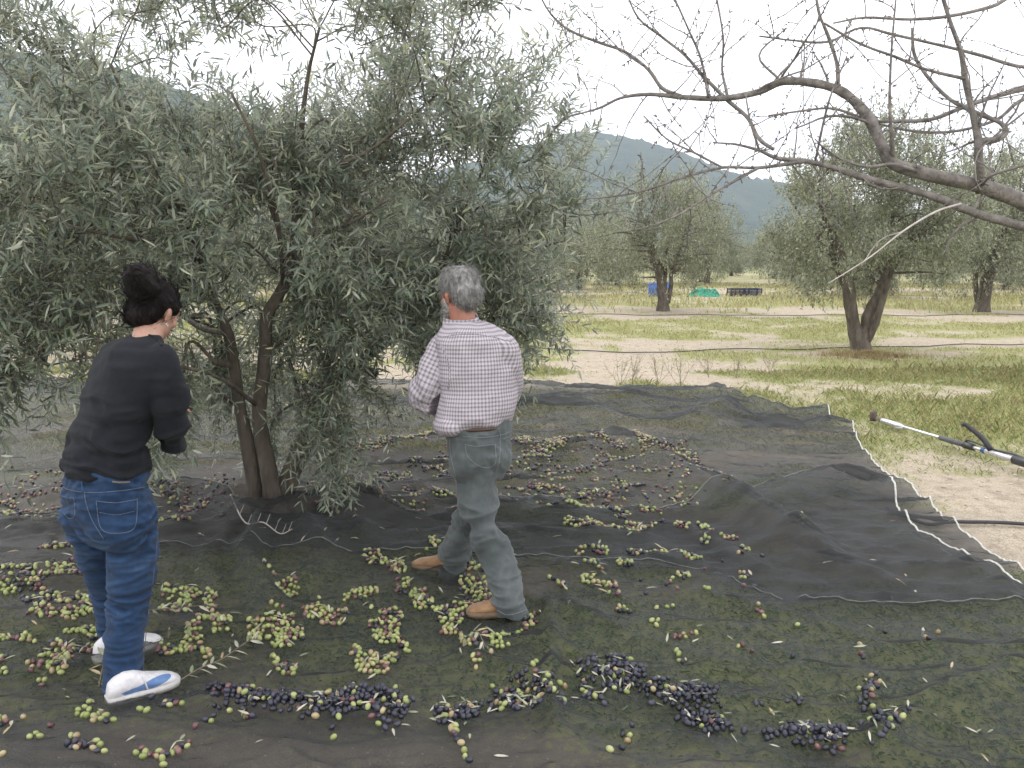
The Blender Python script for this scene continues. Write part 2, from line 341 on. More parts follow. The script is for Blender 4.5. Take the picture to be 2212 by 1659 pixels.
FEET = [tuple(G(u, v, .05)[:2]) for u, v in ((300,1505),(250,1515),(350,1490),(318,1412),(345,1400),(275,1420),(1060,1332),(1110,1318),(915,1232),(985,1240))]
def curve_on(pts, n): return np.asarray(pts)[np.clip(np.round(np.linspace(0, len(pts)-1, n)).astype(int), 0, len(pts)-1)]
def resample(P, n):
    P = catmull(np.asarray(P, float), 6); s = np.concatenate([[0], np.cumsum(np.linalg.norm(np.diff(P, axis=0), axis=1))]); q = np.linspace(0, s[-1], n)
    return np.stack([np.interp(q, s, P[:, k]) for k in range(P.shape[1])], 1)
def g2(L_): return [G(u, v)[:2] for u, v in L_]
def coons(top, right, bottom, left, n, m_, zf, jag=0):
    T, B, Rr, Ll = resample(top, n), resample(bottom, n), resample(right, m_), resample(left, m_)
    s = np.linspace(0, 1, n)[None, :, None]; q = np.linspace(0, 1, m_)[:, None, None]
    S = (1-q)*T[None]+q*B[None]+(1-s)*Ll[:, None]+s*Rr[:, None]-((1-s)*(1-q)*T[0]+s*(1-q)*T[-1]+(1-s)*q*B[0]+s*q*B[-1])
    x, y = S[..., 0].ravel(), S[..., 1].ravel(); mb = MB(); i = np.arange(m_-1)[:, None]*n; j = np.arange(n-1)[None]
    mb.add(np.stack([x, y, zf(x, y)], 1), np.stack([i+j, i+n+j, i+n+j+1, i+j+1], -1).reshape(-1, 4)); return mb
RIGHTA = [(1788,890),(1799,926),(1832,918),(1850,958),(1900,1020),(1962,1060),(2010,1110),(2060,1150),(2140,1210),(2212,1262),(2330,1345)]
TOPA = [(-700,800),(-300,812),(0,820),(150,832),(400,834),(760,835),(1000,835),(1130,836),(1300,842),(1500,850),(1580,868),(1650,886),(1720,894),(1788,890)]
BOTA = [(-900,1230),(-300,1232),(0,1226),(200,1192),(560,1205),(900,1215),(1120,1230),(1300,1240),(1500,1255),(1700,1325),(1870,1342),(2212,1335),(2330,1345)]
tA, rA, bA = g2(TOPA), g2(RIGHTA), g2(BOTA)
netA = empty('harvest_net', (*G(1400,950)[:2], 0), 'dark mesh harvest net spread behind the olive tree to the grass, lying lowest', 'net', 'olive harvest nets on the ground')
coons(tA, rA, bA, [tA[0], ((tA[0][0]+bA[0][0])/2, (tA[0][1]+bA[0][1])/2), bA[0]], 360, 200, hA).build('net_sheet', M['net'], netA)
def cord(parent, pts, zf, r, mat, jit=.002):
    P = resample(np.array(pts), 260); P = P+(fbm(P*6, 2, 4)[:, None]-.5)*jit*2
    mb = MB(); tube(mb, np.concatenate([P, (zf(P[:, 0], P[:, 1])+.004)[:, None]], 1), r, 5); return mb.build('edge_cord', mat, parent)
cord(netA, rA, hA, .006, M['cord']); cord(netA, tA[8:], hA, .0065, M['cord_dim']); 
cord(netA, bA[3:], lambda x, y: np.where(y < seamY(x), np.maximum(hB(x, y), hA(x, y)+.006), hA(x, y)), .0028, M['cord_dim'])
tB, rB = g2(TOPB), g2(RIGHTB)
netB = empty('harvest_net', (*G(1200,1400)[:2], 0), 'dark mesh harvest net in front, under the feet of both people', 'net', 'olive harvest nets on the ground')
zB = lambda x, y: np.maximum(hB(x, y), hA(x, y)+.006)
bB = [(-4.5, .9), (0, .9), (5.5, 1.0)]; rB2 = rB+[(4.6, 1.9), (5.5, 1.0)]
coons(tB, rB2, bB, [tB[0], (-5, 2.5), bB[0]], 400, 300, zB).build('net_sheet', M['net'], netB)
cord(netB, rB, zB, .0065, M['cord']); cord(netB, tB, zB, .0045, M['cord_dim'])

def ground_line(name, pts, label, r=.009, cat='hose', z=.012):
    P = resample(np.array([G(u, v)[:2] for u, v in pts]), 120); P[:, 1] += (fbm(P*[.5, 1.2], 3, 8)-.5)*.9*P[:, 1]/15
    mb = MB(); Z = np.maximum(gz(P[:, 0], P[:, 1])+r, 0)+z; tube(mb, np.concatenate([P, Z[:, None]], 1), r, 6)
    o = mb.build(name, M['hose'], origin=(P[60][0], P[60][1], 0)); return tag(o, label, cat, 'drip irrigation hoses along the tree rows')
ground_line('drip_hose', [(1920,1110),(2000,1142),(2060,1138),(2212,1138),(2500,1140)], 'thick black drip hose nearest the camera, coming from under the net at right', .012)
ground_line('drip_hose', [(-600,752),(300,758),(700,757),(1150,758),(1450,760),(1650,757),(1850,752),(2212,745),(2500,742)], 'black drip hose lying across the pale dirt past the forked olive tree', .0105)
ground_line('drip_hose', [(-200,682),(600,683),(1230,678),(1400,680),(1660,684),(1900,683),(2212,681),(2500,681)], 'thin black drip hose passing the second row of olive trunks', .011)
ground_line('drip_hose', [(-200,650),(700,648),(1230,632),(1380,634),(1700,640),(2212,640)], 'farthest drip hose, a thin dark line in the distance', .011)

# ------------------------------------------------------------------ grass
def blades(n, xr, yr, hgt, wid, thr, mat, seed, name='grass', zoff=0, lay=.5, keep=None, label=None):
    r = np.random.default_rng(seed); x = r.uniform(*xr, n); yy = r.uniform(0, 1, n); y = yr[0]+(yr[1]-yr[0])*yy
    g = grassmask(x, y); k = (g > thr) & (r.random(n) < (g-thr)*3+.05)
    k &= np.abs(x) < y*.68+.6
    if keep is not None: k &= keep(x, y)
    x, y, g = x[k], y[k], g[k]; n = len(x); h = hgt*(.35+r.random(n)*.9)*(.5+g*.7); ang = r.uniform(0, 2*np.pi, n)
    P = np.stack([x, y, gz(x, y)+zoff], 1); d = np.stack([np.cos(ang)*lay, np.sin(ang)*lay, np.ones(n)], 1); d = nrm(d)*h[:, None]
    s = np.stack([np.cos(ang+1.57+r.normal(0, .5, n)), np.sin(ang+1.57), np.zeros(n)], 1)*(wid*(.5+r.random(n)))[:, None]
    mid = P+d*.55; tip = P+d+np.stack([np.cos(ang), np.sin(ang), -np.ones(n)*.5], 1)*(h*lay*.6)[:, None]
    mb = MB(); mb.add(np.stack([P-s*.5, P+s*.5, mid+s*.4, tip, mid-s*.4], 1).reshape(-1, 3), np.arange(n*5).reshape(-1, 5))
    o = mb.build(name, M[mat], smooth=False); tag(o, label, 'grass', kind='stuff'); return o
netedge = lambda x, y: np.where(y > 5.0, 0, 0)
def outside(x, y):
    ra = np.array(rA); ta = np.array(tA)
    xr = np.interp(y, ra[::-1][:, 1], ra[::-1][:, 0]); yt = np.interp(x, ta[:, 0], ta[:, 1])
    return ((x > xr+.02) & (y < ra[0][1])) | (y > yt+.02) | ((x > ra[0][0]+.02))
blades(150000, (-9, 9), (6, 12.5), .055, .005, .33, 'grass', 1, keep=outside, label='short green grass beyond the nets')
blades(26000, (-9, 9), (6, 12.5), .13, .0045, .5, 'straw', 2, keep=outside, lay=.35, label='dry taller grass stems beyond the nets')
blades(60000, (-14, 16), (12.5, 26), .07, .012, .35, 'straw', 3, lay=.4, label='yellowing grass strip behind the forked olive tree')
blades(30000, (-14, 16), (12.5, 26), .06, .014, .4, 'grass', 31, lay=.5, label='green grass patches behind the forked olive tree')
blades(70000, (-32, 34), (26, 60), .20, .03, .35, 'straw', 4, lay=.3, label='tall dry grass strips in the far rows')
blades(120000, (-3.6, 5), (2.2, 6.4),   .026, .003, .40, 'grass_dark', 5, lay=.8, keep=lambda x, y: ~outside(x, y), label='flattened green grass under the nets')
blades(60000, (-5, 4.5), (6.2, 10.5), .05, .004, .25, 'straw', 51, keep=lambda x, y: ~outside(x, y), lay=.7, label='brown dry grass under the far net')
g_ = G(1862, 770)
def tuft(n, cx, cy, rx, ry, h, seed):
    rr = np.random.default_rng(seed); a = rr.uniform(0, 6.28, n); q = np.abs(rr.normal(0, .42, n))*(1+.35*np.sin(3*a+1)+.25*np.sin(7*a)); x = cx+np.cos(a)*q*rx; y = cy+np.sin(a)*q*ry; hh = h*rr.uniform(.4, 1.2, n); b = rr.uniform(0, 6.28, n)
    P = np.stack([x, y, gz(x, y)], 1); T_ = P+np.stack([np.cos(b)*hh*.7, np.sin(b)*hh*.7, hh*.75], 1); s_ = np.stack([np.sin(b), -np.cos(b), 0*b], 1)*.006; mb = MB(); mb.add(np.stack([P-s_, P+s_, T_], 1).reshape(-1, 3), np.arange(3*n).reshape(-1, 3))
    return mb
tag(tuft(4200, g_[0]+.1, g_[1]-.05, .95, .55, .14, 4).build('dry_grass', blade('dead_grass', (.22,.17,.08), (.36,.29,.15), (.50,.42,.24)), smooth=False), 'brown dead grass around the foot of the three stemmed tree', 'grass', kind='stuff')
blades(9000, (1.5, 6), (3.5, 7), .05, .005, .30, 'grass', 6, keep=outside, label='sparse grass on the dirt at right')
# broad leaved ground weeds seen through the net
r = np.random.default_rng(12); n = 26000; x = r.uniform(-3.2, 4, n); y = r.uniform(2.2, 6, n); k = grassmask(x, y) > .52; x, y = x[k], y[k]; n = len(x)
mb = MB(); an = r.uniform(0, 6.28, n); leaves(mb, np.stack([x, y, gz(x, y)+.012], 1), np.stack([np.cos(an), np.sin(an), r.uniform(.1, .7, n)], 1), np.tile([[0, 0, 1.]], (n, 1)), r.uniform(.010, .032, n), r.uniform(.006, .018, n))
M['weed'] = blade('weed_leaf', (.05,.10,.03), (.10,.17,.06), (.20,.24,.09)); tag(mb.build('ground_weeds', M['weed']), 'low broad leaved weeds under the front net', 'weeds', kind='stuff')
# pebbles and clods
r = np.random.default_rng(13); mb = MB(); M['pebble'] = surf('pebble', ((.34,.28,.21), (.6,.53,.44)), 9, .95, .4)
n = 2600; x = r.uniform(-4, 7, n); y = 4+r.random(n)**1.3*13; k = (grassmask(x, y) < .5) & outside(x, y)
for a, b in zip(x[k], y[k]):
    s = r.uniform(.005, .019)*(1+b*.03); ax = np.eye(3)*s*r.uniform(.6, 1.3, 3)[:, None]; ax[2] *= .6; ellip(mb, (a, b, gz(np.array([a]), np.array([b]))[0]+s*.2), ax, 5)
tag(mb.build('pebbles', M['pebble'], smooth=False), 'pebbles and clods strewn on the pale dirt', 'gravel', kind='stuff')

r = np.random.default_rng(63); mb = MB()
for k in range(420):
    yy = r.uniform(112, 190); xx = r.uniform(-.72, .72)*yy; c = np.array([xx, yy, 0]); hh = r.uniform(2.2, 4.6); n = 110
    P = c+r.normal(0, 1, (n, 3))*[1.5, 1.2, 0]+np.stack([0*np.arange(n), 0*np.arange(n), r.random(n)**.8*hh], 1); leaves(mb, P, r.normal(0, 1, (n, 3)), r.normal(0, 1, (n, 3))+[0, -.5, .6], r.uniform(.35, .8, n), r.uniform(.16, .34, n), simple=True)
tag(mb.build('distant_grove', M['leaf_far'], smooth=False), 'distant olive grove reading as one low grey green band on the horizon', 'grove', kind='stuff')

# ------------------------------------------------------------------ main olive tree
tree = empty('olive_tree', G(590, 1120), 'large olive tree with several stems standing on the nets between the two people', 'tree')
D0 = G(590, 1120)[1]
limbs = [  # (u, v, depth offset, radius)
 [(608,1150,0,.105),(598,1110,0,.088),(585,1040,0,.075),(566,950,0,.066),(560,880,-.02,.062),(570,800,-.05,.058),(574,740,-.1,.054),(578,680,-.15,.050),(612,620,-.18,.046),(634,550,-.2,.042),(640,480,-.22,.038),(642,400,-.25,.034),(648,320,-.25,.026),(655,240,-.3,.020),(668,150,-.35,.014),(690,60,-.4,.010)],
 [(560,1150,.05,.09),(552,1090,.05,.075),(545,1010,.05,.065),(528,930,.02,.058),(515,860,0,.052),(505,790,-.02,.048),(492,720,-.05,.044),(462,650,-.1,.038),(435,560,-.2,.032),(400,470,-.3,.028),(365,400,-.4,.024),(325,330,-.5,.019),(280,240,-.6,.014),(240,140,-.7,.009)],
 [(603,1150,.04,.125),(612,1085,.06,.10),(634,1010,.11,.088),(668,930,.17,.08),(690,870,.2,.075),(720,838,.2,.06),(760,800,.2,.042),(830,745,.2,.034),(900,700,.2,.030),(960,664,.25,.027),(1020,620,.35,.024),(1080,575,.45,.019),(1140,545,.5,.014),(1220,520,.55,.009)],
 [(505,790,-.02,.03),(480,784,-.1,.034),(462,780,-.15,.030)],
 [(650,870,.2,.07),(690,860,.1,.058),(712,850,.02,.045)],
 [(740,815,.2,.05),(780,800,.15,.04),(812,808,.1,.038)],
 [(642,400,-.25,.026),(665,378,-.3,.022),(710,362,-.4,.018),(790,330,-.5,.014),(880,260,-.6,.010),(960,190,-.7,.007)],
 [(634,510,-.2,.018),(700,505,-.35,.013),(760,480,-.5,.010),(840,430,-.7,.007)],
 [(435,560,-.2,.022),(380,540,-.5,.018),(300,520,-.9,.014),(200,500,-1.2,.010),(90,470,-1.4,.006)],
 [(350,375,-.4,.016),(250,350,-.7,.014),(120,340,-1.0,.011),(20,350,-1.2,.007),(-100,330,-1.3,.005)],
 [(655,650,.0,.022),(690,560,.3,.02),(760,440,.6,.016),(820,320,.8,.012),(860,200,.9,.008)],
 [(492,720,-.05,.026),(420,700,.3,.022),(300,600,.7,.018),(150,480,1.0,.012),(0,400,1.2,.008)],
 [(560,880,0,.02),(480,820,-.5,.016),(380,790,-.8,.012),(230,770,-.9,.009),(100,790,-1.0,.006)],
 [(900,700,.2,.02),(960,560,.1,.016),(1010,440,0,.012),(1060,330,-.1,.008)],
 [(612,620,-.18,.02),(600,480,-.6,.016),(560,330,-.9,.012),(500,200,-1.1,.008)],
 [(720,838,.2,.03),(790,900-140,.5,.02),(960,640,.9,.014),(1100,500,1.1,.008)],
 [(280,240,-.6,.012),(150,150,-.6,.009),(20,60,-.6,.006)],
]
mb = MB(); skel = []
for lb in limbs:
    P = catmull(np.array([[*W(u, v, D0+d), r_] for u, v, d, r_ in lb]), 6); P[:, 3] *= .74
    tube(mb, P[:, :3], P[:, 3], 12, lump=.16); skel.append(P)
# flaking stump wood and root flare
for a, b in ((590,1135),(640,1128),(550,1135)):
    g = G(a, b); ellip(mb, (g[0], D0+.05, .03), np.diag([.16, .13, .11]), 12)
SK = np.concatenate(skel)
tree_trunk = mb
# crown volume: ellipsoids (u, v, depth offset, rx, ry, rz, weight)
CR = [(200,110,-.4,1.25,.9,.9,11),(-150,150,-.2,1.0,1.0,1.0,5),(380,60,-.6,.6,.6,.5,5),(560,30,-.5,.4,.5,.3,2),(480,380,-.3,1.15,.9,.6,16),(700,190,-.4,.8,.7,.75,7),(850,360,-.3,.85,.8,.55,11),(1000,250,-.1,.55,.6,.40,6),
      (80,450,-.7,1.0,.8,.7,17),(330,560,-.4,1.0,.8,.55,14),(620,530,.1,.9,.8,.6,13),(870,560,.2,.9,.8,.55,14),(1050,580,.3,.42,.6,.50,9),(1080,680,.4,.32,.4,.30,5),
      (60,660,-.8,.7,.6,.45,12),(80,820,-1.0,.26,.35,.22,5),(440,720,.4,.7,.6,.4,8),(800,680,-.1,.50,.5,.30,8),(710,800,-.0,.22,.3,.18,2),(420,860,-.4,.24,.3,.32,4),(668,880,-.1,.16,.2,.20,3),
      (150,320,1.0,1.4,.8,.9,7),(700,360,1.0,1.2,.6,.8,7),(560,820,.6,.5,.4,.35,5),(1020,100,-.5,.6,.5,.35,4),(850,60,-.2,.6,.6,.35,3),(1160,130,-.2,.4,.4,.3,2),(1190,430,.6,.42,.5,.28,5),(760,100,-.9,.3,.3,.5,3),
      (960,730,.5,.35,.3,.12,2), (760,660,.7,.5,.4,.35,8), (620,420,-.6,.7,.4,.5,7), (360,930,-.3,.2,.2,.2,1)]
HOLES = [(528,190,.30,.26,.9),(745,175,.12,.12,.6),(1150,60,.2,.2,.5)]
r = np.random.default_rng(5)
def in_hole(p):
    for u, v, a, b, w in HOLES:
        for dd in (-.9, -.5, 0, .5, 1.):
            c = W(u, v, D0+dd)
            if ((p[0]-c[0])/a)**2+((p[2]-c[2])/b)**2 < 1 and abs(p[1]-c[1]) < .35 and r.random() < w: return True
    return False
clumps = []; subs = MB()
for (u, v, d, rx, ry, rz, wt) in CR:
    c = W(u, v, D0+d)
    for _ in range(int(wt*1.15)):
        q = r.normal(size=3); q = q/np.linalg.norm(q)*r.random()**.45; p = c+q*np.array([rx, ry, rz])
        if p[2] < .5 or in_hole(p): continue
        if p[1] < D0-.05 and -1.92 < p[0]*D0/p[1] < -1.34 and p[2] < 1.75 and r.random() < .66: continue
        if p[1] < 3.3: p[1] = 3.3+r.random()*.4
        dd = np.linalg.norm(SK[:, :3]-p, axis=1)+np.maximum(0, SK[:, 2]-p[2])*.5; j = np.argmin(dd); s = SK[j]
        mid = (s[:3]+p)/2+np.array([0, 0, .12+.1*r.random()])+r.normal(0, .06, 3)
        out = nrm(p-np.array([-1.5, D0, 1.5])); end = p+out*.22+np.array([0, 0, -.05 if p[2] < 2 else .12])
        path = catmull(np.array([s[:3], mid, p, end]), 5); n = len(path)
        tube(subs, path, np.linspace(min(s[3]*.6, .014), .0028, n), 5, caps=False); clumps.append((path, p, wt))
P0 = []; D0s = []; LN = []
for path, p, wt in clumps:
    k = int(r.integers(18, 25)*(.82 if p[2] > 2.3 else 1)); idx = r.integers(len(path)//3, len(path), k)
    base = path[idx]+r.normal(0, .03, (k, 3)); tang = nrm(path[np.minimum(idx+1, len(path)-1)]-path[np.maximum(idx-1, 0)])
    up = .55 if p[2] > 1.9 else (.05 if p[2] > 1.2 else -.2)
    dr = tang*.7+r.normal(0, .55, (k, 3))+np.array([0, 0, up]); P0.append(base); D0s.append(nrm(dr)); LN.append(r.uniform(.16, .42, k)*(1.25 if p[2] > 2.6 else 1))
P0 = np.concatenate(P0); Ds = np.concatenate(D0s); LN = np.concatenate(LN); T = len(P0)
droop = r.uniform(.2, .8, T)
def twigpt(s): return P0+Ds*(LN*s)[:, None]+np.array([0, 0, -1.])*(droop*LN*s*s*.35)[:, None]
ref = nrm(r.normal(size=(T, 3))); S1 = nrm(np.cross(Ds, ref)); S2 = np.cross(Ds, S1)
lm = MB(); K = 11
for i in range(K):
    s = .12+.88*i/(K-1); P = twigpt(s); tg = nrm(twigpt(min(s+.05, 1.05))-P); ok = r.random(T) < .96
    side = S1 if i % 2 == 0 else S2
    for sg in (1, -1):
        kk = ok & (r.random(T) < .93)
        dirn = nrm(tg*(.55 if i < K-1 else 1.4)+sg*side*.85+r.normal(0, .18, (T, 3)))[kk]
        nr = (np.array([0, 0, 1.])*.8+tg*.5+r.normal(0, .4, (T, 3)))[kk]; m_ = kk.sum()
        leaves(lm, P[kk], dirn, nr, r.uniform(.050, .092, m_), r.uniform(.0095, .0155, m_), bend=.1)
tw = MB()
st = np.stack([twigpt(q) for q in (0, .35, .7, 1)], 1)
a = np.array([[0, 0, 1.]]); 
for k in range(3):
    A, B = st[:, k], st[:, k+1]; ra, rb = .0022-.0005*k, .0022-.0005*(k+1); V = []
    for q in range(3):
        o_ = math.cos(q*2.094)*S1+math.sin(q*2.094)*S2; V += [A+o_*ra, B+o_*rb]
    V = np.stack(V, 1).reshape(-1, 3); ii = np.arange(T)[:, None]*6
    tw.add(V, np.concatenate([ii+np.array([[0,2,3,1]]), ii+np.array([[2,4,5,3]]), ii+np.array([[4,0,1,5]])]))
tree_trunk.build('trunk', M['bark'], tree)
subs.build('branches', M['bark'], tree); cr = lm.build('crown', M['leaf'], tree, smooth=False); tw.build('twigs', M['twig'], tree)
print('MAIN LEAVES', len(lm.V) and sum(len(v) for v in lm.V)//6, 'twigs', T)

# ------------------------------------------------------------------ other olive trees
def crown_mesh(seed, rx, rz, zc, ncl, nl, ll, lw, low=.5):
    r = np.random.default_rng(seed); mb = MB(); C = []
    while len(C) < ncl:
        q = r.normal(size=3); q /= np.linalg.norm(q); rad = r.random()**.36
        lob = 1+.22*math.sin(3*math.atan2(q[1], q[0])+seed)+.15*math.sin(5*math.atan2(q[1], q[0])+2*seed)
        p = q*rad*np.array([rx*lob, rx*lob, rz]); p[2] += zc
        if p[2] > low and not (p[2] < 1.75 and math.hypot(p[0], p[1]+.3) < .85): C.append(p)
    for c in C:
        n = int(nl*r.uniform(.6, 1.4)); sz = r.uniform(.20, .42)*rx/2; st = np.array([1, 1, .85])*sz
        q = r.normal(0, .55, (n, 3))*st; q[:, 2] -= np.abs(q[:, 0]+q[:, 1])*.15; P = c+q
        out = nrm(P-np.array([0, 0, zc])); d = nrm(out*.5+r.normal(0, .7, (n, 3))+np.array([0, 0, .25 if c[2] > zc else -.5]))
        leaves(mb, P, d, r.normal(0, .7, (n, 3))+np.array([0, 0, 1.]), r.uniform(.6, 1.3, n)*ll, r.uniform(.7, 1.2, n)*lw, simple=True)
        k = 5                                                     # a few upright shoots
        for _ in range(k if c[2] > zc+rz*.35 else 2):
            b = c+r.normal(0, .5, 3)*sz; hh = r.uniform(.3, .7)*rx/2; m_ = int(nl*.07)+6; s = r.random(m_)[:, None]; dv = nrm(np.array([r.normal(0, .25), r.normal(0, .25), 1.])) if c[2] > zc else nrm(np.array([r.normal(0, .3), r.normal(0, .3), -1.]))
            leaves(mb, b+dv*s*hh, nrm(dv+r.normal(0, .6, (m_, 3))), r.normal(0, .7, (m_, 3))+np.array([0, 0, 1.]), r.uniform(.6, 1.2, m_)*ll, lw, simple=True)
    return mb, C
def stems(mb, specs, C, seed, rmax=.03):
    r = np.random.default_rng(seed+100); sk = []
    for s in specs:
        P = catmull(np.array(s, float), 5); tube(mb, P[:, :3], P[:, 3], 9, lump=.2); sk.append(P)
    SKc = np.concatenate(sk); SKc = SKc[SKc[:, 2] > .7]
    for c in C[::2]:
        j = np.argmin(np.linalg.norm(SKc[:, :3]-c, axis=1)+np.maximum(0, SKc[:, 2]-c[2])); s = SKc[j]
        path = catmull(np.array([s[:3], (s[:3]+c)/2+[0, 0, .1]+r.normal(0, .1, 3), c]), 4); tube(mb, path, np.linspace(min(s[3]*.6, rmax), .006, len(path)), 5, caps=False)
def place_tree(cm, tm, loc, rz, sc, label, group):
    t_ = empty('olive_tree', loc, label, 'tree', group); t_.rotation_euler = (0, 0, rz); t_.scale = (sc, sc, sc)
    for nm, me in (('crown', cm), ('trunk', tm)):
        o = bpy.data.objects.new(nm, me); COL.objects.link(o); o.parent = t_
    return t_
# the forked tree at right
g = G(1860, 760); D1 = g[1]
cm, C = crown_mesh(3, 1.78, 1.78, 2.40, 175, 330, .072, .022, .18)
def rel(u, v, d, r_): p = W(u, v, D1+d)-g; return [p[0], p[1], p[2], r_]
tm = MB(); stems(tm, [[rel(1862,775,0,.22),rel(1858,745,0,.19),rel(1846,710,0,.13),rel(1838,660,0,.11),rel(1832,610,0,.10),rel(1815,540,0,.07),rel(1780,470,0,.04),rel(1760,400,0,.02)],
    [rel(1856,750,0,.18),rel(1870,715,0,.12),rel(1876,680,0,.105),rel(1892,650,0,.10),rel(1912,600,.1,.08),rel(1925,520,.2,.05),rel(1930,430,.2,.02)],
    [rel(1860,748,0,.12),rel(1880,725,-.1,.07),rel(1895,690,-.2,.06),rel(1905,655,-.2,.05),rel(1925,590,-.3,.04),rel(1970,520,-.4,.02)],
    [rel(1835,640,0,.07),rel(1800,560,.3,.06),rel(1740,480,.6,.03),rel(1700,420,.7,.015)]], C, 3)
place_tree(cm.mesh('crown', M['leaf_far'], False), tm.mesh('trunk', M['bark']), g, 0, 1, 'three stemmed olive tree at right beyond the nets, the nearest background tree', 'olive trees in the rows behind')
# second row and beyond share two crown meshes
cm2, C2 = crown_mesh(11, 2.45, 2.2, 2.75, 165, 150, .12, .036, .30)
tm2 = MB(); stems(tm2, [[[0,0,-.1,.30],[0,0,.3,.22],[-.05,0,.8,.20],[-.15,0,1.4,.16],[-.4,.1,2.2,.12],[-.7,.2,3.2,.04]], [[.15,0,.3,.10],[.28,0,.9,.08],[.3,0,1.5,.07],[.6,-.1,2.4,.04],[.8,.1,3.3,.02]], [[-.05,0,1.,.15],[.1,.3,2.,.1],[.3,.8,3.,.03]]], C2, 11, .05)
cme2, tme2 = cm2.mesh('crown', M['leaf_far'], False), tm2.mesh('trunk', M['bark'])
cm3, C3 = crown_mesh(23, 2.9, 2.1, 2.4, 120, 110, .17, .055, .2)
tm3 = MB(); stems(tm3, [[[0,0,-.1,.28],[0,0,.4,.19],[.1,0,1.2,.16],[.3,.1,2.2,.12],[.5,.2,3.2,.04]], [[0,0,.8,.16],[-.4,0,1.6,.12],[-.7,.3,2.6,.04]]], C3, 23, .05)
cme3, tme3 = cm3.mesh('crown', M['leaf_far'], False), tm3.mesh('trunk', M['bark'])
GR = 'olive trees in the rows behind'
def pt(u, v, *a): g = G(u, v); place_tree(*a[:2], g, a[2], a[3], a[4], GR)
pt(1432, 672, cme2, tme2, .0, .9, 'olive tree with dark leaning trunk in front of the blue barrel')
pt(2122, 672, cme2, tme2, 2.3, 1.06, 'olive tree at the right edge with a short thick dark trunk')
pt(1250, 626, cme3, tme3, .9, .95, 'far olive tree with thin dark trunk right of the grey haired man')
pt(700, 672, cme2, tme2, 4, 1.0, 'olive tree glimpsed through the leaves of the big tree, second row')
pt(30, 675, cme2, tme2, 5, 1.1, 'olive tree glimpsed behind the woman at the left edge, second row')
pt(300, 758, cme2, tme2, 1.2, .85, 'olive tree hidden behind the big tree, first row at left')
LANDMARKS = [(-300,'beyond the left edge'),(100,'behind the big crown at left'),(330,"behind the dark haired woman's head"),(600,'behind the stems of the big tree'),(850,'in the gap left of the older man'),(1000,"behind the older man's grey head"),
  (1150,"just right of the older man's shoulder"),(1280,'below the left slope of the mountain'),(1432,'behind the tree with the blue barrel'),(1560,'behind the heap of green netting'),(1680,'below the right foot of the mountain'),(1860,'behind the three stemmed tree'),(2010,'right of the three stemmed tree'),(2150,'behind the trunk at the right edge'),(2300,'at the very right edge')]
ROWN = ['first','second','third','fourth','fifth','last']; seen = {}
def far_label(ri, u):
    t_ = min(LANDMARKS, key=lambda q: abs(q[0]-u))[1]; k = (ri, t_); seen[k] = seen.get(k, 0)+1
    return '%solive tree of the %s far row, %s' % ('' if seen[k] == 1 else ('second ' if seen[k] == 2 else 'third '), ROWN[ri], t_)
r = np.random.default_rng(44); ROWS = [37, 47, 57, 68, 80, 94]
for ri, yy in enumerate(ROWS):
    off = r.uniform(0, 8)
    for q in range(-12, 15):
        xx = off+q*8+r.normal(0, .6)
        if abs(xx) > yy*.68+2: continue
        u = 1106+xx/yy*F_PX
        if ri < 2 and (1490 < u < 1700 or 1230 < u < 1330 or (1960 < u < 2060 and ri < 1)): continue
        side = 'left' if u < 900 else ('middle' if u < 1600 else 'right')
        place_tree(cme3 if (q+ri) % 3 else cme2, tme3 if (q+ri) % 3 else tme2, (xx, yy+r.normal(0, .6), 0), r.uniform(0, 6), r.uniform(.8, 1.08),
            far_label(ri, u), 'far olive trees')

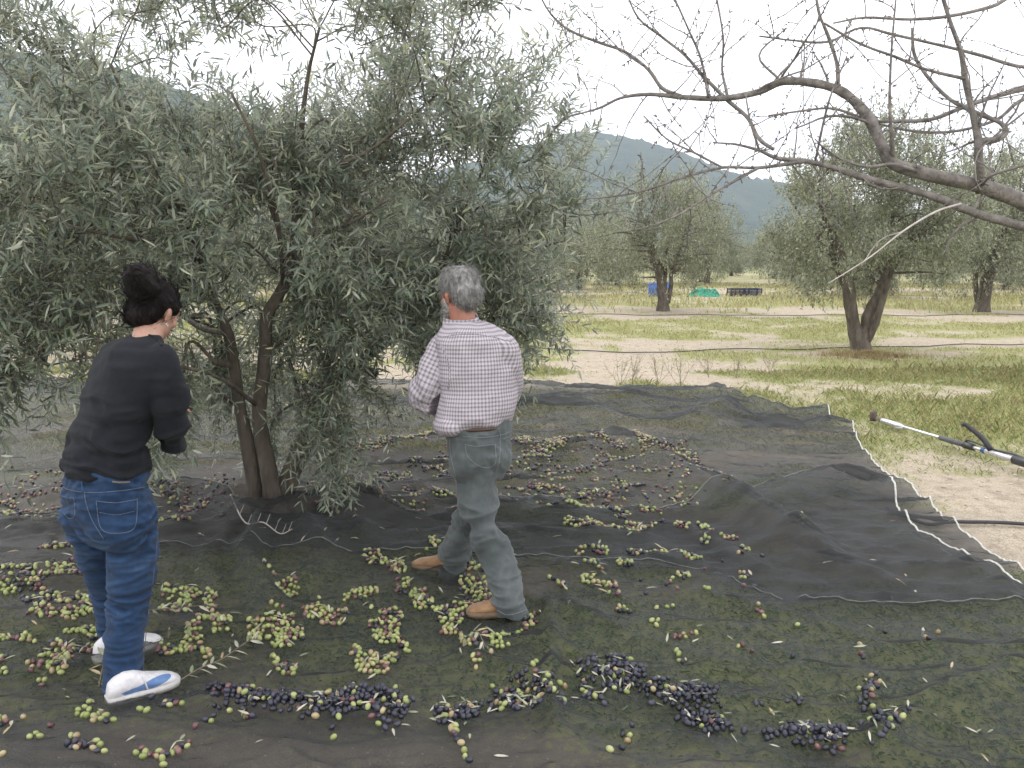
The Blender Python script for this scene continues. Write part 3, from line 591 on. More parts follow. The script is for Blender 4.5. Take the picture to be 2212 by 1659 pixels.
# ------------------------------------------------------------------ bare almond tree
DA = 3.9
alm = empty('almond_tree', (4.3, 4.6, 0), 'bare leafless almond tree reaching into the top right of the view', 'tree')
A = [  # (u, v, depth, half width in picture units)
 [(2760,1260,4.6,75),(2700,1000,4.6,64),(2620,760,4.5,58),(2520,600,4.3,50),(2400,510,4.1,40),(2300,465,4.0,32),(2212,435,3.9,24),(2120,402,3.8,20),(2000,376,3.7,17),(1930,352,3.7,17),(1905,315,3.7,16),(1880,260,3.75,14.5),(1838,212,3.8,13.5),(1800,190,3.8,12),(1750,178,3.8,11.5),(1690,176,3.85,10.5),(1640,198,3.9,9.5),(1560,213,3.95,8.5),(1480,210,4,7),(1400,204,4,5),(1340,212,4.05,4),(1290,235,4.1,3),(1215,255,4.1,2)],
 [(2420,540,4.1,22),(2300,512,4,17),(2212,490,3.9,13),(2120,465,3.8,12),(2030,430,3.7,11),(1960,408,3.7,10),(1880,388,3.7,9.5),(1800,362,3.7,8),(1740,348,3.7,7),(1680,342,3.7,6),(1640,325,3.7,4.5),(1590,312,3.7,3),(1540,308,3.7,2)],
 [(1745,348,3.7,5),(1640,362,3.6,4),(1560,362,3.6,3.5),(1470,385,3.5,3),(1390,412,3.5,2.5),(1320,425,3.5,2),(1250,430,3.5,1.5)],
 [(1640,362,3.6,3.5),(1580,395,3.5,3),(1520,430,3.45,2.8),(1470,462,3.4,2.5),(1400,490,3.4,2),(1350,500,3.4,1.5)],
 [(1670,322,3.7,4.5),(1640,300,3.8,4.5),(1615,255,3.9,4.5),(1570,215,3.95,5),(1520,165,4,4),(1480,120,4,3.5),(1430,80,4.05,3),(1380,40,4.1,2.5),(1350,-20,4.1,2)],
 [(1470,208,4,5),(1430,190,4,4.5),(1400,150,4,4),(1350,112,4.1,3.5),(1290,90,4.1,3.2),(1230,65,4.2,3),(1190,30,4.2,2.5),(1160,-20,4.2,2)],
 [(1690,178,3.85,3),(1640,120,3.9,2.5),(1700,60,3.9,1.5)], [(1810,195,3.8,5),(1808,140,3.8,4.5),(1790,80,3.8,4),(1770,30,3.8,3.5),(1760,-30,3.8,3)],
 [(1572,212,3.95,4),(1560,150,4,3),(1562,80,4,2.5),(1545,-20,4,2)], [(1530,210,3.95,3.5),(1515,130,4,3),(1490,70,4,2.5),(1450,-20,4,2)],
 [(2118,410,3.8,16),(2115,350,3.7,13),(2112,300,3.7,11),(2100,240,3.7,9),(2085,170,3.7,8),(2075,110,3.7,6.5),(2050,40,3.7,5),(2030,-30,3.7,4.5)],
 [(2115,305,3.7,8),(2150,302,3.7,9),(2172,285,3.7,8),(2160,265,3.75,5),(2100,240,3.8,5),(2040,205,3.9,4.5),(1980,130,4,4),(1970,60,4,3)],
 [(2300,180,4.2,9),(2212,192,4.1,8),(2160,205,4,7),(2080,232,3.9,6),(2010,258,3.85,5.5),(1940,262,3.8,5),(1880,262,3.8,3)],
 [(2300,230,4,5),(2212,215,4,4.5),(2150,260,3.9,4),(2050,285,3.9,3.5),(1950,280,3.9,3),(1860,255,3.9,2)],
 [(2300,20,4.1,5),(2200,-10,4.1,5),(2140,15,4,4.5),(2050,35,4,4),(1960,42,4,3.5),(1870,38,4,3),(1800,50,4,2)],
 [(2300,130,4.3,4),(2212,145,4.2,4),(2120,120,4.2,4),(2020,95,4.2,3.5),(1930,75,4.2,3.5),(1860,60,4.2,3),(1790,90,4.2,3),(1720,88,4.2,2.5),(1640,78,4.2,2)],
 [(2085,170,3.7,4),(2000,150,3.6,3.5),(1940,125,3.6,3.5),(1860,95,3.6,3),(1780,50,3.6,2.5)], [(1930,352,3.7,6),(1925,280,3.6,4.5),(1922,220,3.6,3.5),(1925,120,3.6,3),(1935,0,3.6,2)],
 [(2000,376,3.7,5),(1930,355,3.6,4),(1870,360,3.5,3.5),(1800,335,3.5,3),(1760,300,3.5,1.5)], [(2120,402,3.8,5),(2140,380,3.6,4),(2200,360,3.6,3),(2260,350,3.6,2)],
 [(1880,262,3.8,3.5),(1800,235,3.8,3),(1730,240,3.8,2.5),(1660,250,3.8,2)], [(1560,362,3.6,3),(1500,330,3.6,2.5),(1440,300,3.6,2),(1390,250,3.6,1.5)],
 [(1640,325,3.7,3),(1620,260,3.7,2.5),(1610,200,3.8,1.5)], [(1760,352,3.7,3),(1790,220,3.6,2.5),(1830,120,3.6,1.5)]]
mb = MB(); paths = []
for br in A:
    P = catmull(np.array([[*W(u, v, d), h*d/F_PX] for u, v, d, h in br]), 5)
    big = P[:, 3].max() > .02; P[:, 3] *= .74 if big else .85; tube(mb, P[:, :3], P[:, 3], 12 if big else 7, lump=.18); paths.append(P)
mb.build('trunk', M['almond'], alm)
r = np.random.default_rng(17); mb = MB(); shoots = []
def zig(p, d, Ln, r0, n=7, bendz=0):
    P = [p]; d = nrm(d)
    for i in range(n): d = nrm(d+r.normal(0, .13, 3)+np.array([0, 0, bendz])); P.append(P[-1]+d*Ln/n)
    P = np.array(P); tube(mb, P, np.linspace(r0, r0*.4, n+1), 5, caps=False, lump=.1); return P
def spurs(P, dens, s=.014):
    for i in range(len(P)-1):
        L_ = np.linalg.norm(P[i+1, :3]-P[i, :3])
        for _ in range(r.poisson(L_*dens)):
            t_ = r.random(); q = P[i, :3]*(1-t_)+P[i+1, :3]*t_; d = nrm(r.normal(size=3)); l = s*r.uniform(.6, 1.9)
            tube(mb, np.array([q, q+d*l*.6, q+d*l]), [.003, .0026, .0036], 5)
for P in paths:
    fine = P[:, 3].max() < .016; spurs(P[P[:, 3] < .03], 26)
    for i in range(2, len(P)-1):
        if P[i, 3] < .026 and r.random() < .24:
            Q = zig(P[i, :3], np.array([r.normal(0, .7), r.normal(0, .45), r.choice([.9, .5, -.7])]), r.uniform(.12, .5), max(.0028, P[i, 3]*.35))
            spurs(Q, 22, .010)
            if r.random() < .5: Q2 = zig(Q[3], r.normal(0, 1, 3), r.uniform(.08, .25), .0022, 5); spurs(Q2, 18, .008)
mb.build('twigs', M['almond'], alm)
mb = MB(); P = catmull(np.array([W(*q) for q in ((2075,440,3.6),(2020,458,3.5),(1950,500,3.4),(1880,555,3.35),(1790,612,3.3))]), 5); tube(mb, P, np.linspace(.0055, .002, len(P)), 6); tube(mb, catmull(np.array([W(*q) for q in ((1950,500,3.4),(1900,520,3.4),(1860,575,3.4))]), 4), .0018, 5)
mb.build('dead_twig', M['pale_twig'], alm)

# ------------------------------------------------------------------ people
def remeshed(mb, voxel, smooth_it=2, name='tmp'):
    me = mb.mesh(name, [], True); o = bpy.data.objects.new(name, me); COL.objects.link(o)
    md = o.modifiers.new('r', 'REMESH'); md.mode = 'VOXEL'; md.voxel_size = voxel
    dg = bpy.context.evaluated_depsgraph_get(); ev = o.evaluated_get(dg); m2 = bpy.data.meshes.new_from_object(ev)
    V = np.empty(len(m2.vertices)*3); m2.vertices.foreach_get('co', V); V = V.reshape(-1, 3)
    E = np.empty(len(m2.edges)*2, np.int32); m2.edges.foreach_get('vertices', E); E = E.reshape(-1, 2)
    Fc = np.empty(len(m2.loops), np.int32); m2.loops.foreach_get('vertex_index', Fc); ct = np.empty(len(m2.polygons), np.int32); m2.polygons.foreach_get('loop_total', ct)
    bpy.data.objects.remove(o); 
    for _ in range(smooth_it): V = lap(V, E)
    return V, E, Fc, ct
def lap(V, E, w=.6):
    s = np.zeros_like(V); c = np.zeros(len(V)); np.add.at(s, E[:, 0], V[E[:, 1]]); np.add.at(s, E[:, 1], V[E[:, 0]]); np.add.at(c, E[:, 0], 1); np.add.at(c, E[:, 1], 1)
    return V*(1-w)+w*s/np.maximum(c, 1)[:, None]
def raw_mesh(name, V, Fc, ct, mat, origin, parent):
    me = bpy.data.meshes.new(name); me.vertices.add(len(V)); me.vertices.foreach_set('co', (V-np.asarray(origin)).ravel())
    me.loops.add(len(Fc)); me.loops.foreach_set('vertex_index', Fc); me.polygons.add(len(ct))
    me.polygons.foreach_set('loop_start', np.concatenate([[0], np.cumsum(ct)[:-1]]).astype(np.int32)); me.polygons.foreach_set('loop_total', ct)
    me.polygons.foreach_set('use_smooth', np.ones(len(ct), bool)); me.update(calc_edges=True)
    me.materials.append(mat); o = bpy.data.objects.new(name, me); COL.objects.link(o)
    if parent is not None: o.parent = parent
    return o
def normals(V, Fc, ct):
    N = np.zeros_like(V); q = Fc.reshape(-1, 4) if (ct == 4).all() else None
    n = np.cross(V[q[:, 2]]-V[q[:, 0]], V[q[:, 3]]-V[q[:, 1]])
    for k in range(4): np.add.at(N, q[:, k], n)
    return nrm(N)
def bvh_of(V, Fc, ct):
    return BVHTree.FromPolygons([Vector(v) for v in V], Fc.reshape(-1, 4).tolist())
def hsec(v, uL, uR, D, k=.62, yaw=0., tilt=0.):       # a level body section seen between uL and uR
    c = W((uL+uR)/2, v, D); hw = (uR-uL)/2/F_PX*D; cy, sy = math.cos(yaw), math.sin(yaw)
    a = hw/math.sqrt(cy*cy+k*k*sy*sy); right = np.array([cy, -sy, 0]); fwd = np.array([sy, cy, tilt])
    return (c, right*a, fwd*a*k)
def limb(mb, pts, k=16):
    P = catmull(np.array([[*W(u, v, D), r_] for u, v, D, r_ in pts]), 5); tube(mb, P[:, :3], P[:, 3], k)
    for e in (0, -1): ellip(mb, P[e, :3], np.eye(3)*P[e, 3]*.98, 12)
def hand(mb, wrist, d, palm, curl=.5, s=1., side=1):   # d: direction of the fingers, palm: the way the palm faces
    d = nrm(np.asarray(d, float)); n = np.asarray(palm, float); n = nrm(n-d*np.dot(n, d)); a = np.cross(d, n)*side
    w = np.asarray(wrist); secs = []
    for t_, wd, th in ((0, .026, .020), (.03, .036, .019), (.065, .042, .016), (.092, .040, .013)): secs.append((w+d*t_*s, a*wd*s, n*th*s))
    loft(mb, secs, 14)
    for k, (off, ln) in enumerate(((-.030, .072), (-.010, .080), (.011, .075), (.030, .058))):
        p = w+d*.085*s+a*off*s; dd = d.copy(); P = [p]
        for q, f in enumerate((.45, .32, .23)):
            ang = curl*(.6+.35*q); dd = nrm(dd*math.cos(ang)+n*math.sin(ang)); P.append(P[-1]+dd*ln*f*s)
        tube(mb, np.array(P), np.array([.0095, .009, .008, .0068])*s, 8); ellip(mb, P[-1], np.eye(3)*.0068*s, 8)
    p = w+d*.025*s-a*.030*s; dd = nrm(d*.65-a*.7+n*.25); P = [p, p+dd*.035*s]; P.append(P[-1]+nrm(d*.9-a*.25+n*.3)*.03*s); P.append(P[-1]+nrm(d*.9+n*.5)*.022*s)
    tube(mb, np.array(P), np.array([.014, .011, .0095, .0075])*s, 8)
def head(mb, c, fwd, up, s=1., jaw=1.):
    f = nrm(np.asarray(fwd, float)); u = nrm(np.asarray(up, float)-f*np.dot(up, f)); r_ = np.cross(f, u)
    L_ = lambda x, y, z: np.asarray(c)+(r_*x+f*y+u*z)*s
    ellip(mb, L_(0, -.012, .03), np.array([r_*.074, f*.092, u*.083])*s, 20)
    loft(mb, [(L_(0, .025, .05), r_*.066*s, f*.060*s), (L_(0, .026, .0), r_*.064*s, f*.060*s), (L_(0, .028, -.04), r_*.056*s*jaw, f*.056*s), (L_(0, .034, -.075), r_*.043*s*jaw, f*.046*s), (L_(0, .044, -.100), r_*.026*s*jaw, f*.030*s)], 18)
    loft(mb, [(L_(0, .080, .015), r_*.008*s, f*.010*s), (L_(0, .094, -.010), r_*.012*s, f*.013*s), (L_(0, .096, -.026), r_*.016*s, f*.012*s)], 10)
    ellip(mb, L_(0, .083, -.055), np.array([r_*.022, f*.009, u*.008])*s, 10)
    ellip(mb, L_(0, .078, .028), np.array([r_*.048, f*.012, u*.010])*s, 10)
    for sg in (-1, 1):
        ellip(mb, L_(sg*.074, -.008, -.012), np.array([r_*.008+f*-.006*sg*0, f*.016, u*.029])*s, 12); ellip(mb, L_(sg*.079, -.016, -.004), np.array([r_*.010, f*.011, u*.020])*s, 10)
        ellip(mb, L_(sg*.040, .058, -.018), np.array([r_*.022, f*.020, u*.020])*s, 10)
    return L_, r_, f, u
def face_parts(parent, L_, r_, f, u, s, org, brow):
    for sg in (-1, 1):
        mb = MB(); ellip(mb, L_(sg*.031, .070, .004), np.array([r_*.011, f*.010, u*.009])*s, 12); mb.build('eye', M['eye_white'], parent)
        mb = MB(); ellip(mb, L_(sg*.031, .079, .004), np.array([r_*.005, f*.003, u*.005])*s, 10); mb.build('iris', M['iris'], parent)
        mb = MB(); tube(mb, np.array([L_(sg*.014, .090, .026), L_(sg*.032, .088, .032), L_(sg*.048, .076, .027)]), [.0035, .004, .002], 6); mb.build('eyebrow', brow, parent)
    mb = MB(); ellip(mb, L_(0, .0905, -.051), np.array([r_*.020, f*.004, u*.0035])*s, 10); ellip(mb, L_(0, .0905, -.058), np.array([r_*.018, f*.005, u*.0045])*s, 10); mb.build('lips', M['lips'], parent)
def wrinkle(V, N, seed, amp, sx, sz, mask=None, warp=.25):
    # creases: ridged noise stretched along the way the cloth hangs
    q = np.stack([V[:, 0]*sx, V[:, 1]*sx, V[:, 2]*sz], 1); q = q+(fbm(V*3, 2, seed+3)[:, None]-.5)*warp*sz*.35
    n = 1-2*np.abs(fbm(q, 2, seed)-.5); a = amp*(n-.72)*3
    if mask is not None: a = a*mask
    return V+N*a[:, None]
def drawn(bv, pts, r, off=.0012, n=60, k=5, mb=None):   # a seam laid on the cloth, found from where the camera stands
    P = catmull(np.array(pts, float), 8); out = []
    for u, v in P:
        d = ray(u, v); h = bv.ray_cast(Vector((0, 0, CH)), Vector(d).normalized())
        if h[0] is not None: out.append(np.array(h[0])+np.array(h[1])*off*(1 if np.dot(np.array(h[1]), -d) > 0 else -1))
    mb = mb or MB()
    if len(out) > 2: tube(mb, np.array(out), r, k)
    return mb
def strands(mb, V, N, r, n, Ln, rad, flow, lift=.25, jit=.25, m=0, keep=None):
    idx = r.integers(0, len(V), n)
    for i in idx:
        if keep is not None and not keep(V[i]): continue
        p = V[i]; d = flow(p, N[i]); l = Ln*r.uniform(.5, 1.4); P = [p-N[i]*.002]
        for k in range(4): d = nrm(d+r.normal(0, jit*.5, 3)+N[i]*lift*(.6-k*.25)); P.append(P[-1]+d*l/4)
        tube(mb, np.array(P), np.array([1, 1, .9, .7, .3])*rad, 3, caps=False)

# materials for people
def skinmat(name, c, c2):
    m, t = newmat(name); n = noise(t, 22, 4); col = ramp(t, n, [(.3, c), (.7, c2)]); b = noise(t, 260, 3)
    bp = nd(t, 'ShaderNodeBump', {'Height': b, 'Strength': .15, 'Distance': .002})
    p = nd(t, 'ShaderNodeBsdfPrincipled', {'Base Color': col, 'Roughness': .5, 'Subsurface Weight': .15, 'Subsurface Scale': .01, 'Normal': bp.outputs[0]})
    nd(t, 'ShaderNodeOutputMaterial', {'Surface': p.outputs[0]}); return m
M['skin_w'] = skinmat('woman_skin', (.36,.20,.14), (.46,.27,.20)); M['skin_m'] = skinmat('man_skin', (.27,.11,.07), (.38,.17,.115))
M['eye_white'] = surf('eye_white', ((.7,.68,.65), (.75,.73,.7)), 5, .2, 0); M['iris'] = surf('iris', ((.05,.03,.02), (.08,.05,.03)), 50, .2, 0); M['lips'] = surf('lips', ((.32,.12,.10), (.38,.16,.13)), 60, .5, .1)
M['hair_dark'] = surf('dark_hair', ((.003,.0025,.0025), (.014,.009,.008)), 60, .6, .8, 150, stretch=(1,1,.25), bdist=.004, spec=.2)
M['hair_grey'] = surf('grey_hair', ((.10,.10,.095), (.33,.32,.30)), 70, .6, .9, 180, stretch=(1,1,.22), bdist=.004)
M['beard'] = surf('grey_beard', ((.12,.11,.10), (.40,.38,.35)), 80, .7, .8, 160, bdist=.003)
def cloth(name, stops, scale, weave, rough=.9, bump=.25, sheen=.2, stretch=None, wear=0.):
    m, t = newmat(name); n = noise(t, scale, 5, .6, stretch=stretch); n2 = noise(t, 60, 3, .6); col = ramp(t, n, stops)
    col = mixc(t, .5, col, ramp(t, n2, [(.3, (.75,)*3), (.7, (1.2,)*3)]), 'MULTIPLY')
    if wear: col = mixc(t, 1., col, ramp(t, nd(t, 'ShaderNodeNewGeometry').outputs['Pointiness'], [(.42, (1-wear*.5,)*3), (.5, (1,)*3), (.58, (1+wear,)*3)]), 'MULTIPLY')
    tcn = nd(t, 'ShaderNodeTexCoord').outputs['Object']; w = nd(t, 'ShaderNodeTexNoise', {'Vector': tcn, 'Scale': weave, 'Detail': 2.})
    h = math_(t, 'ADD', math_(t, 'MULTIPLY', w.outputs[0], .4), noise(t, 18, 5, .6))
    bp = nd(t, 'ShaderNodeBump', {'Height': h, 'Strength': bump, 'Distance': .012})
    p = nd(t, 'ShaderNodeBsdfPrincipled', {'Base Color': col, 'Roughness': rough, 'Sheen Weight': sheen, 'Normal': bp.outputs[0], 'Specular IOR Level': .15})
    nd(t, 'ShaderNodeOutputMaterial', {'Surface': p.outputs[0]}); return m
M['black_knit'] = cloth('dark_jersey', [(.3, (.0095,.0105,.0135)), (.7, (.017,.0185,.022))], 5, 500, bump=.35, sheen=.05)
M['denim'] = cloth('blue_denim', [(.25, (.012,.029,.064)), (.5, (.019,.042,.090)), (.78, (.042,.076,.138))], 7, 700, bump=.45, stretch=(.6,.6,1.6), sheen=.08, wear=1.1)
M['grey_denim'] = cloth('grey_denim', [(.25, (.062,.074,.072)), (.5, (.080,.093,.091)), (.78, (.112,.124,.120))], 6, 700, bump=.45, stretch=(1.2,1.2,.7), wear=.4)
M['stitch'] = surf('pale_stitching', ((.06,.085,.14), (.13,.155,.20)), 90, .9, .2); M['stitch_grey'] = surf('grey_stitching', ((.16,.18,.19), (.24,.25,.26)), 90, .9, .2)
M['suede'] = cloth('tan_suede', [(.3, (.19,.105,.052)), (.7, (.33,.20,.105))], 16, 300, bump=.3)
M['sole'] = surf('crepe_sole', ((.13,.085,.05), (.20,.14,.09)), 40, .9, .3); M['white_shoe'] = cloth('white_leather', [(.3, (.55,.54,.54)), (.7, (.70,.69,.69))], 20, 200, .55, .12, 0)
M['blue_patch'] = surf('blue_suede_patch', ((.09,.17,.34), (.13,.23,.42)), 60, .8, .2); M['white_sole'] = surf('white_sole', ((.46,.44,.42), (.60,.58,.55)), 40, .7, .2)
M['label'] = surf('leather_label', ((.16,.12,.09), (.22,.17,.13)), 30, .7, .2); M['belt'] = surf('brown_belt', ((.04,.023,.016), (.075,.040,.026)), 30, .5, .2)
M['earring'] = surf('silver', ((.7,.7,.7), (.8,.8,.8)), 10, .2, 0, metal=1.)
m, t = newmat('checked_shirt'); at = nd(t, 'ShaderNodeAttribute', attribute_name='weave'); sx = nd(t, 'ShaderNodeSeparateXYZ', {0: at.outputs['Vector']}); per = .0185
def band(s_, ph, w):
    f = math_(t, 'FRACT', math_(t, 'ADD', math_(t, 'DIVIDE', s_, per), ph)); d = math_(t, 'ABSOLUTE', math_(t, 'SUBTRACT', f, .5)); return ramp(t, d, [(w, (1,1,1)), (w+.07, (0,0,0))])
c0 = (.50,.47,.505); g1 = math_(t, 'ADD', band(sx.outputs[0], 0., .20), band(sx.outputs[1], .3, .20)); thin = math_(t, 'MAXIMUM', band(sx.outputs[0], .5, .02), band(sx.outputs[1], .8, .02))
col = ramp(t, math_(t, 'DIVIDE', g1, 2.), [(0, c0), (.5, (.34,.31,.33)), (1, (.19,.17,.185))]); col = mixc(t, math_(t, 'MULTIPLY', thin, .25), col, (.35,.25,.25))
bp = nd(t, 'ShaderNodeBump', {'Height': noise(t, 20, 5), 'Strength': .3, 'Distance': .012})
p = nd(t, 'ShaderNodeBsdfPrincipled', {'Base Color': col, 'Roughness': .9, 'Normal': bp.outputs[0], 'Specular IOR Level': .15}); nd(t, 'ShaderNodeOutputMaterial', {'Surface': p.outputs[0]}); M['shirt'] = m

def shoe(parent, heel, toe, s, mats, kind, h=.075, ank=None):
    heel = np.asarray(heel, float); toe = np.asarray(toe, float); d = toe-heel; Ln = np.linalg.norm(d); d = nrm(d); up = nrm(np.array([0, 0, 1.])-d*d[2]); a = np.cross(d, up)
    up_secs = []; prof = [(.0, .018, .012, .034), (.03, .028, .012, .058), (.12, .034, .012, .070), (.25, .036, .012, .078), (.38, .037, .012, .074), (.52, .041, .012, .060), (.68, .047, .012, .048), (.82, .046, .012, .040), (.93, .036, .012, .032), (.99, .018, .013, .024)]
    mb = MB(); secs = []
    for t_, w, z0, z1 in prof:
        z1 = z0+(z1-z0)*s*h/.075; c = heel+d*Ln*t_+up*(z0+z1)/2; secs.append((c, a*w*s, up*(z1-z0)/2*1.08))
    loft(mb, secs, 20); 
    V, E, Fc, ct = remeshed(mb, .0045, 3); up_o = raw_mesh('shoe', V, Fc, ct, mats[0], parent.location, parent); bv = bvh_of(V, Fc, ct)
    mb = MB(); n = 30; top = []; bot = []
    out = []
    for k in range(n*2):
        q = k/n if k < n else (2*n-1-k)/n; sg = 1 if k < n else -1; t_ = min(q*1.03, 1.0); w = np.interp(t_, [p_[0] for p_ in prof]+[1.01], [p_[1] for p_ in prof]+[.0])+.004
        out.append(heel+d*(Ln*(t_*1.03-.015))+a*w*s*sg)
    out = np.array(out); m_ = len(out); mb.add(np.concatenate([out+up*.0, out+up*.022*s]), [[i, (i+1) % m_, m_+(i+1) % m_, m_+i] for i in range(m_)])
    mb.F.append((np.array([list(range(m_))[::-1]]), 0)); mb.F.append((np.array([list(range(m_, 2*m_))]), 0))
    o = mb.build('sole', mats[1], None, smooth=False); o.data.transform(Matrix.Translation(-Vector(parent.location))); o.parent = up_o
    return up_o, bv, (heel, d, up, a, Ln)

# ---- the woman
hw = G(232, 1524, .05); tw_ = G(376, 1478, .05); DW = float(G(270, 1500, .05)[1]); print('WOMAN depth', DW, 'shoe len', np.linalg.norm(tw_-hw))
YW = R(40); fw = np.array([math.sin(YW), math.cos(YW), 0]); rw = np.array([math.cos(YW), -math.sin(YW), 0])
zt = DW+.06
org = np.array([*W(255, 1450, DW+.1)[:2], 0.05])
fl = tw_-hw; fl = fl/np.linalg.norm(fl)*.252
hips = [(1000,131,330,.66),(1060,125,337,.68),(1095,126,340,.68),(1125,134,341,.64),(1150,150,336,.56),(1170,172,322,.44)]
def woman_leg_r(e=0):
    return [hsec(v, (a+b)/2-(b-a)/2*.87, (a+b)/2+(b-a)/2*.87, zt+dz, k, R(20)) for v, a, b, dz, k in ((1090,205,338,.01,.9),(1120,212,341,.0,1.0),(1160,224,342,.0,1.15),(1200,235,341,.0,1.2),(1250,233,336,.0,1.15),(1300,226,327,.0,1.1),(1350,221,320,-.01,1.05),(1400,219,313,-.02,1.0),(1440,219,311,-.03,1.0),(1475,220,312,-.05,1.05),(1502,222,314,-.06,1.1))]
def woman_leg_l(e=0):
    return [hsec(v, (a+b)/2-(b-a)/2*.87, (a+b)/2+(b-a)/2*.87, zt+dz, k, R(20)) for v, a, b, dz, k in ((1085,128,240,.05,.9),(1110,130,250,.08,1.0),(1150,145,256,.12,1.1),(1200,166,262,.17,1.1),(1250,185,270,.22,1.05),(1300,200,280,.26,1.0),(1340,207,288,.29,1.),(1375,213,294,.31,1.),(1400,216,298,.32,1.05))]
hc = W(335, 673, zt+.10); hf = nrm(np.array([.27, .87, -.50])); hu = np.array([.2, .3, 1.])
# body
mb = MB(); HL = head(mb, hc, hf, hu, .98)
neck = [W(316, 745, zt+.02), W(322, 715, zt+.05), hc-np.array([0, 0, .05])]; tube(mb, catmull(np.array(neck), 4), .052, 16)
loft(mb, [hsec(v, a, b, zt, .45, YW) for v, a, b in ((742,262,340),(775,215,350),(820,195,340),(900,185,315),(960,170,300),(1030,155,300),(1100,150,310),(1140,165,310))], 20)
limb(mb, [(340,800,zt-.05,.040),(358,870,zt-.02,.038),(364,930,zt+.02,.034),(370,930,zt+.14,.028),(370,920,zt+.24,.022)])
limb(mb, [(235,800,zt+.12,.036),(205,900,zt+.3,.038),(215,930,zt+.38,.034),(290,915,zt+.5,.028),(345,900,zt+.56,.024)])
for sc_ in (woman_leg_r(), woman_leg_l()): loft(mb, [(c_, a_*.62, b_*.62) for c_, a_, b_ in sc_], 16)
hand(mb, W(370, 920, zt+.24), nrm(np.array([-.1, .9, .1])), np.array([-.5, .1, -.8]), .6, .88); hand(mb, W(345, 900, zt+.56), nrm(np.array([.6, .7, .3])), np.array([0, -.2, -1.]), .6, .9, -1)
for hp in (hw, None):
    pass
V, E, Fc, ct = remeshed(mb, .0055, 2)
woman = raw_mesh('person', V, Fc, ct, M['skin_w'], org, None); woman.location = tuple(org)
tag(woman, 'dark haired woman in black top, blue jeans and white shoes, seen from behind', 'person', 'people picking over the olive tree')
face_parts(woman, *HL, .98, org, M['hair_dark'])
# shirt
mb = MB(); loft(mb, [hsec(v, a, b, zt+dz, k, YW) for v, a, b, dz, k in ((724,288,346,.03,.8),(736,244,356,.02,.62),(752,205,368,.01,.56),(780,184,377,0,.55),(820,171,374,0,.56),(870,160,350,0,.60),(920,148,334,0,.62),(950,139,328,0,.64),(985,130,329,0,.66),(1012,125,333,0,.68))], 28)
limb(mb, [(345,782,zt-.06,.066),(358,830,zt-.06,.068),(368,880,zt-.04,.062),(373,930,zt+.0,.055),(376,946,zt+.07,.048),(374,934,zt+.15,.040),(371,922,zt+.22,.034)], 18)
limb(mb, [(240,800,zt+.07,.055),(212,880,zt+.20,.052),(215,925,zt+.34,.048),(280,915,zt+.46,.038),(330,902,zt+.54,.033)], 18)
V, E, Fc, ct = remeshed(mb, .006, 5); N = normals(V, Fc, ct); zn = (V[:, 2]-V[:, 2].min())/(V[:, 2].max()-V[:, 2].min())
V = wrinkle(V, N, 3, .017, 2.6, 22, np.clip(1.35-zn*1.6, .12, 1), .5); V = wrinkle(V, N, 9, .006, 6, 11); V = lap(V, E, .4)
top_o = raw_mesh('sweater', V, Fc, ct, M['black_knit'], org, woman); bvS = bvh_of(V, Fc, ct)
mb = drawn(bvS, [(290,727),(305,722),(322,724),(338,733),(350,748)], .0035); mb.build('neckband', M['black_knit'], woman)
# jeans
mb = MB(); loft(mb, [hsec(v, a, b, zt+.01, k, YW) for v, a, b, k in hips], 28); loft(mb, woman_leg_r(), 22); loft(mb, woman_leg_l(), 22)
ellip(mb, W(186, 1108, zt-.0), np.eye(3)*.088, 16); ellip(mb, W(276, 1112, zt-.05), np.eye(3)*.096, 16)
V, E, Fc, ct = remeshed(mb, .006, 4); N = normals(V, Fc, ct); z = V[:, 2]
mk = np.clip(1.1-np.abs(z-.62)*1.2, .25, 1)
V = wrinkle(V, N, 13, .010, 3.6, 19, mk, 1.1); V = wrinkle(V, N, 15, .005, 6, 34, mk, .6); V = wrinkle(V, N, 19, .008, 5, 32, np.exp(-((z-.13)/.10)**2)); V = lap(V, E, .4)
jeans = raw_mesh('jeans', V, Fc, ct, M['denim'], org, woman); bvJ = bvh_of(V, Fc, ct)
for nm, pts, r_ in (('waistband', [(127,1044),(150,1058),(200,1064),(260,1060),(320,1050),(338,1044)], .0016), ('back_pocket', [(208,1082),(250,1086),(290,1080),(296,1082),(290,1140),(250,1152),(218,1140),(208,1084)], .0014),
                    ('back_pocket', [(127,1070),(150,1076),(160,1078),(162,1112),(150,1120),(136,1106)], .0014), ('seam', [(183,1060),(186,1085),(200,1125),(225,1165)], .0014), ('seam', [(332,1060),(340,1110),(338,1180),(330,1250),(318,1340),(310,1420),(309,1495)], .0014), ('seam', [(214,1106),(250,1112),(290,1104)], .001), ('hem', [(224,1494),(260,1503),(312,1492)], .0014)):
    mbq = drawn(bvJ, pts, r_); 
    if mbq.n: mbq.build(nm, M['stitch'], woman)
for u in (178, 318): 
    q = drawn(bvJ, [(u,1040),(u+1,1050),(u+2,1062)], .004)
    if q.n: q.build('belt_loop', M['denim'], woman)
q = drawn(bvJ, [(243,1040),(262,1042),(280,1041)], .0035)
if q.n: q.build('leather_label', M['label'], woman)
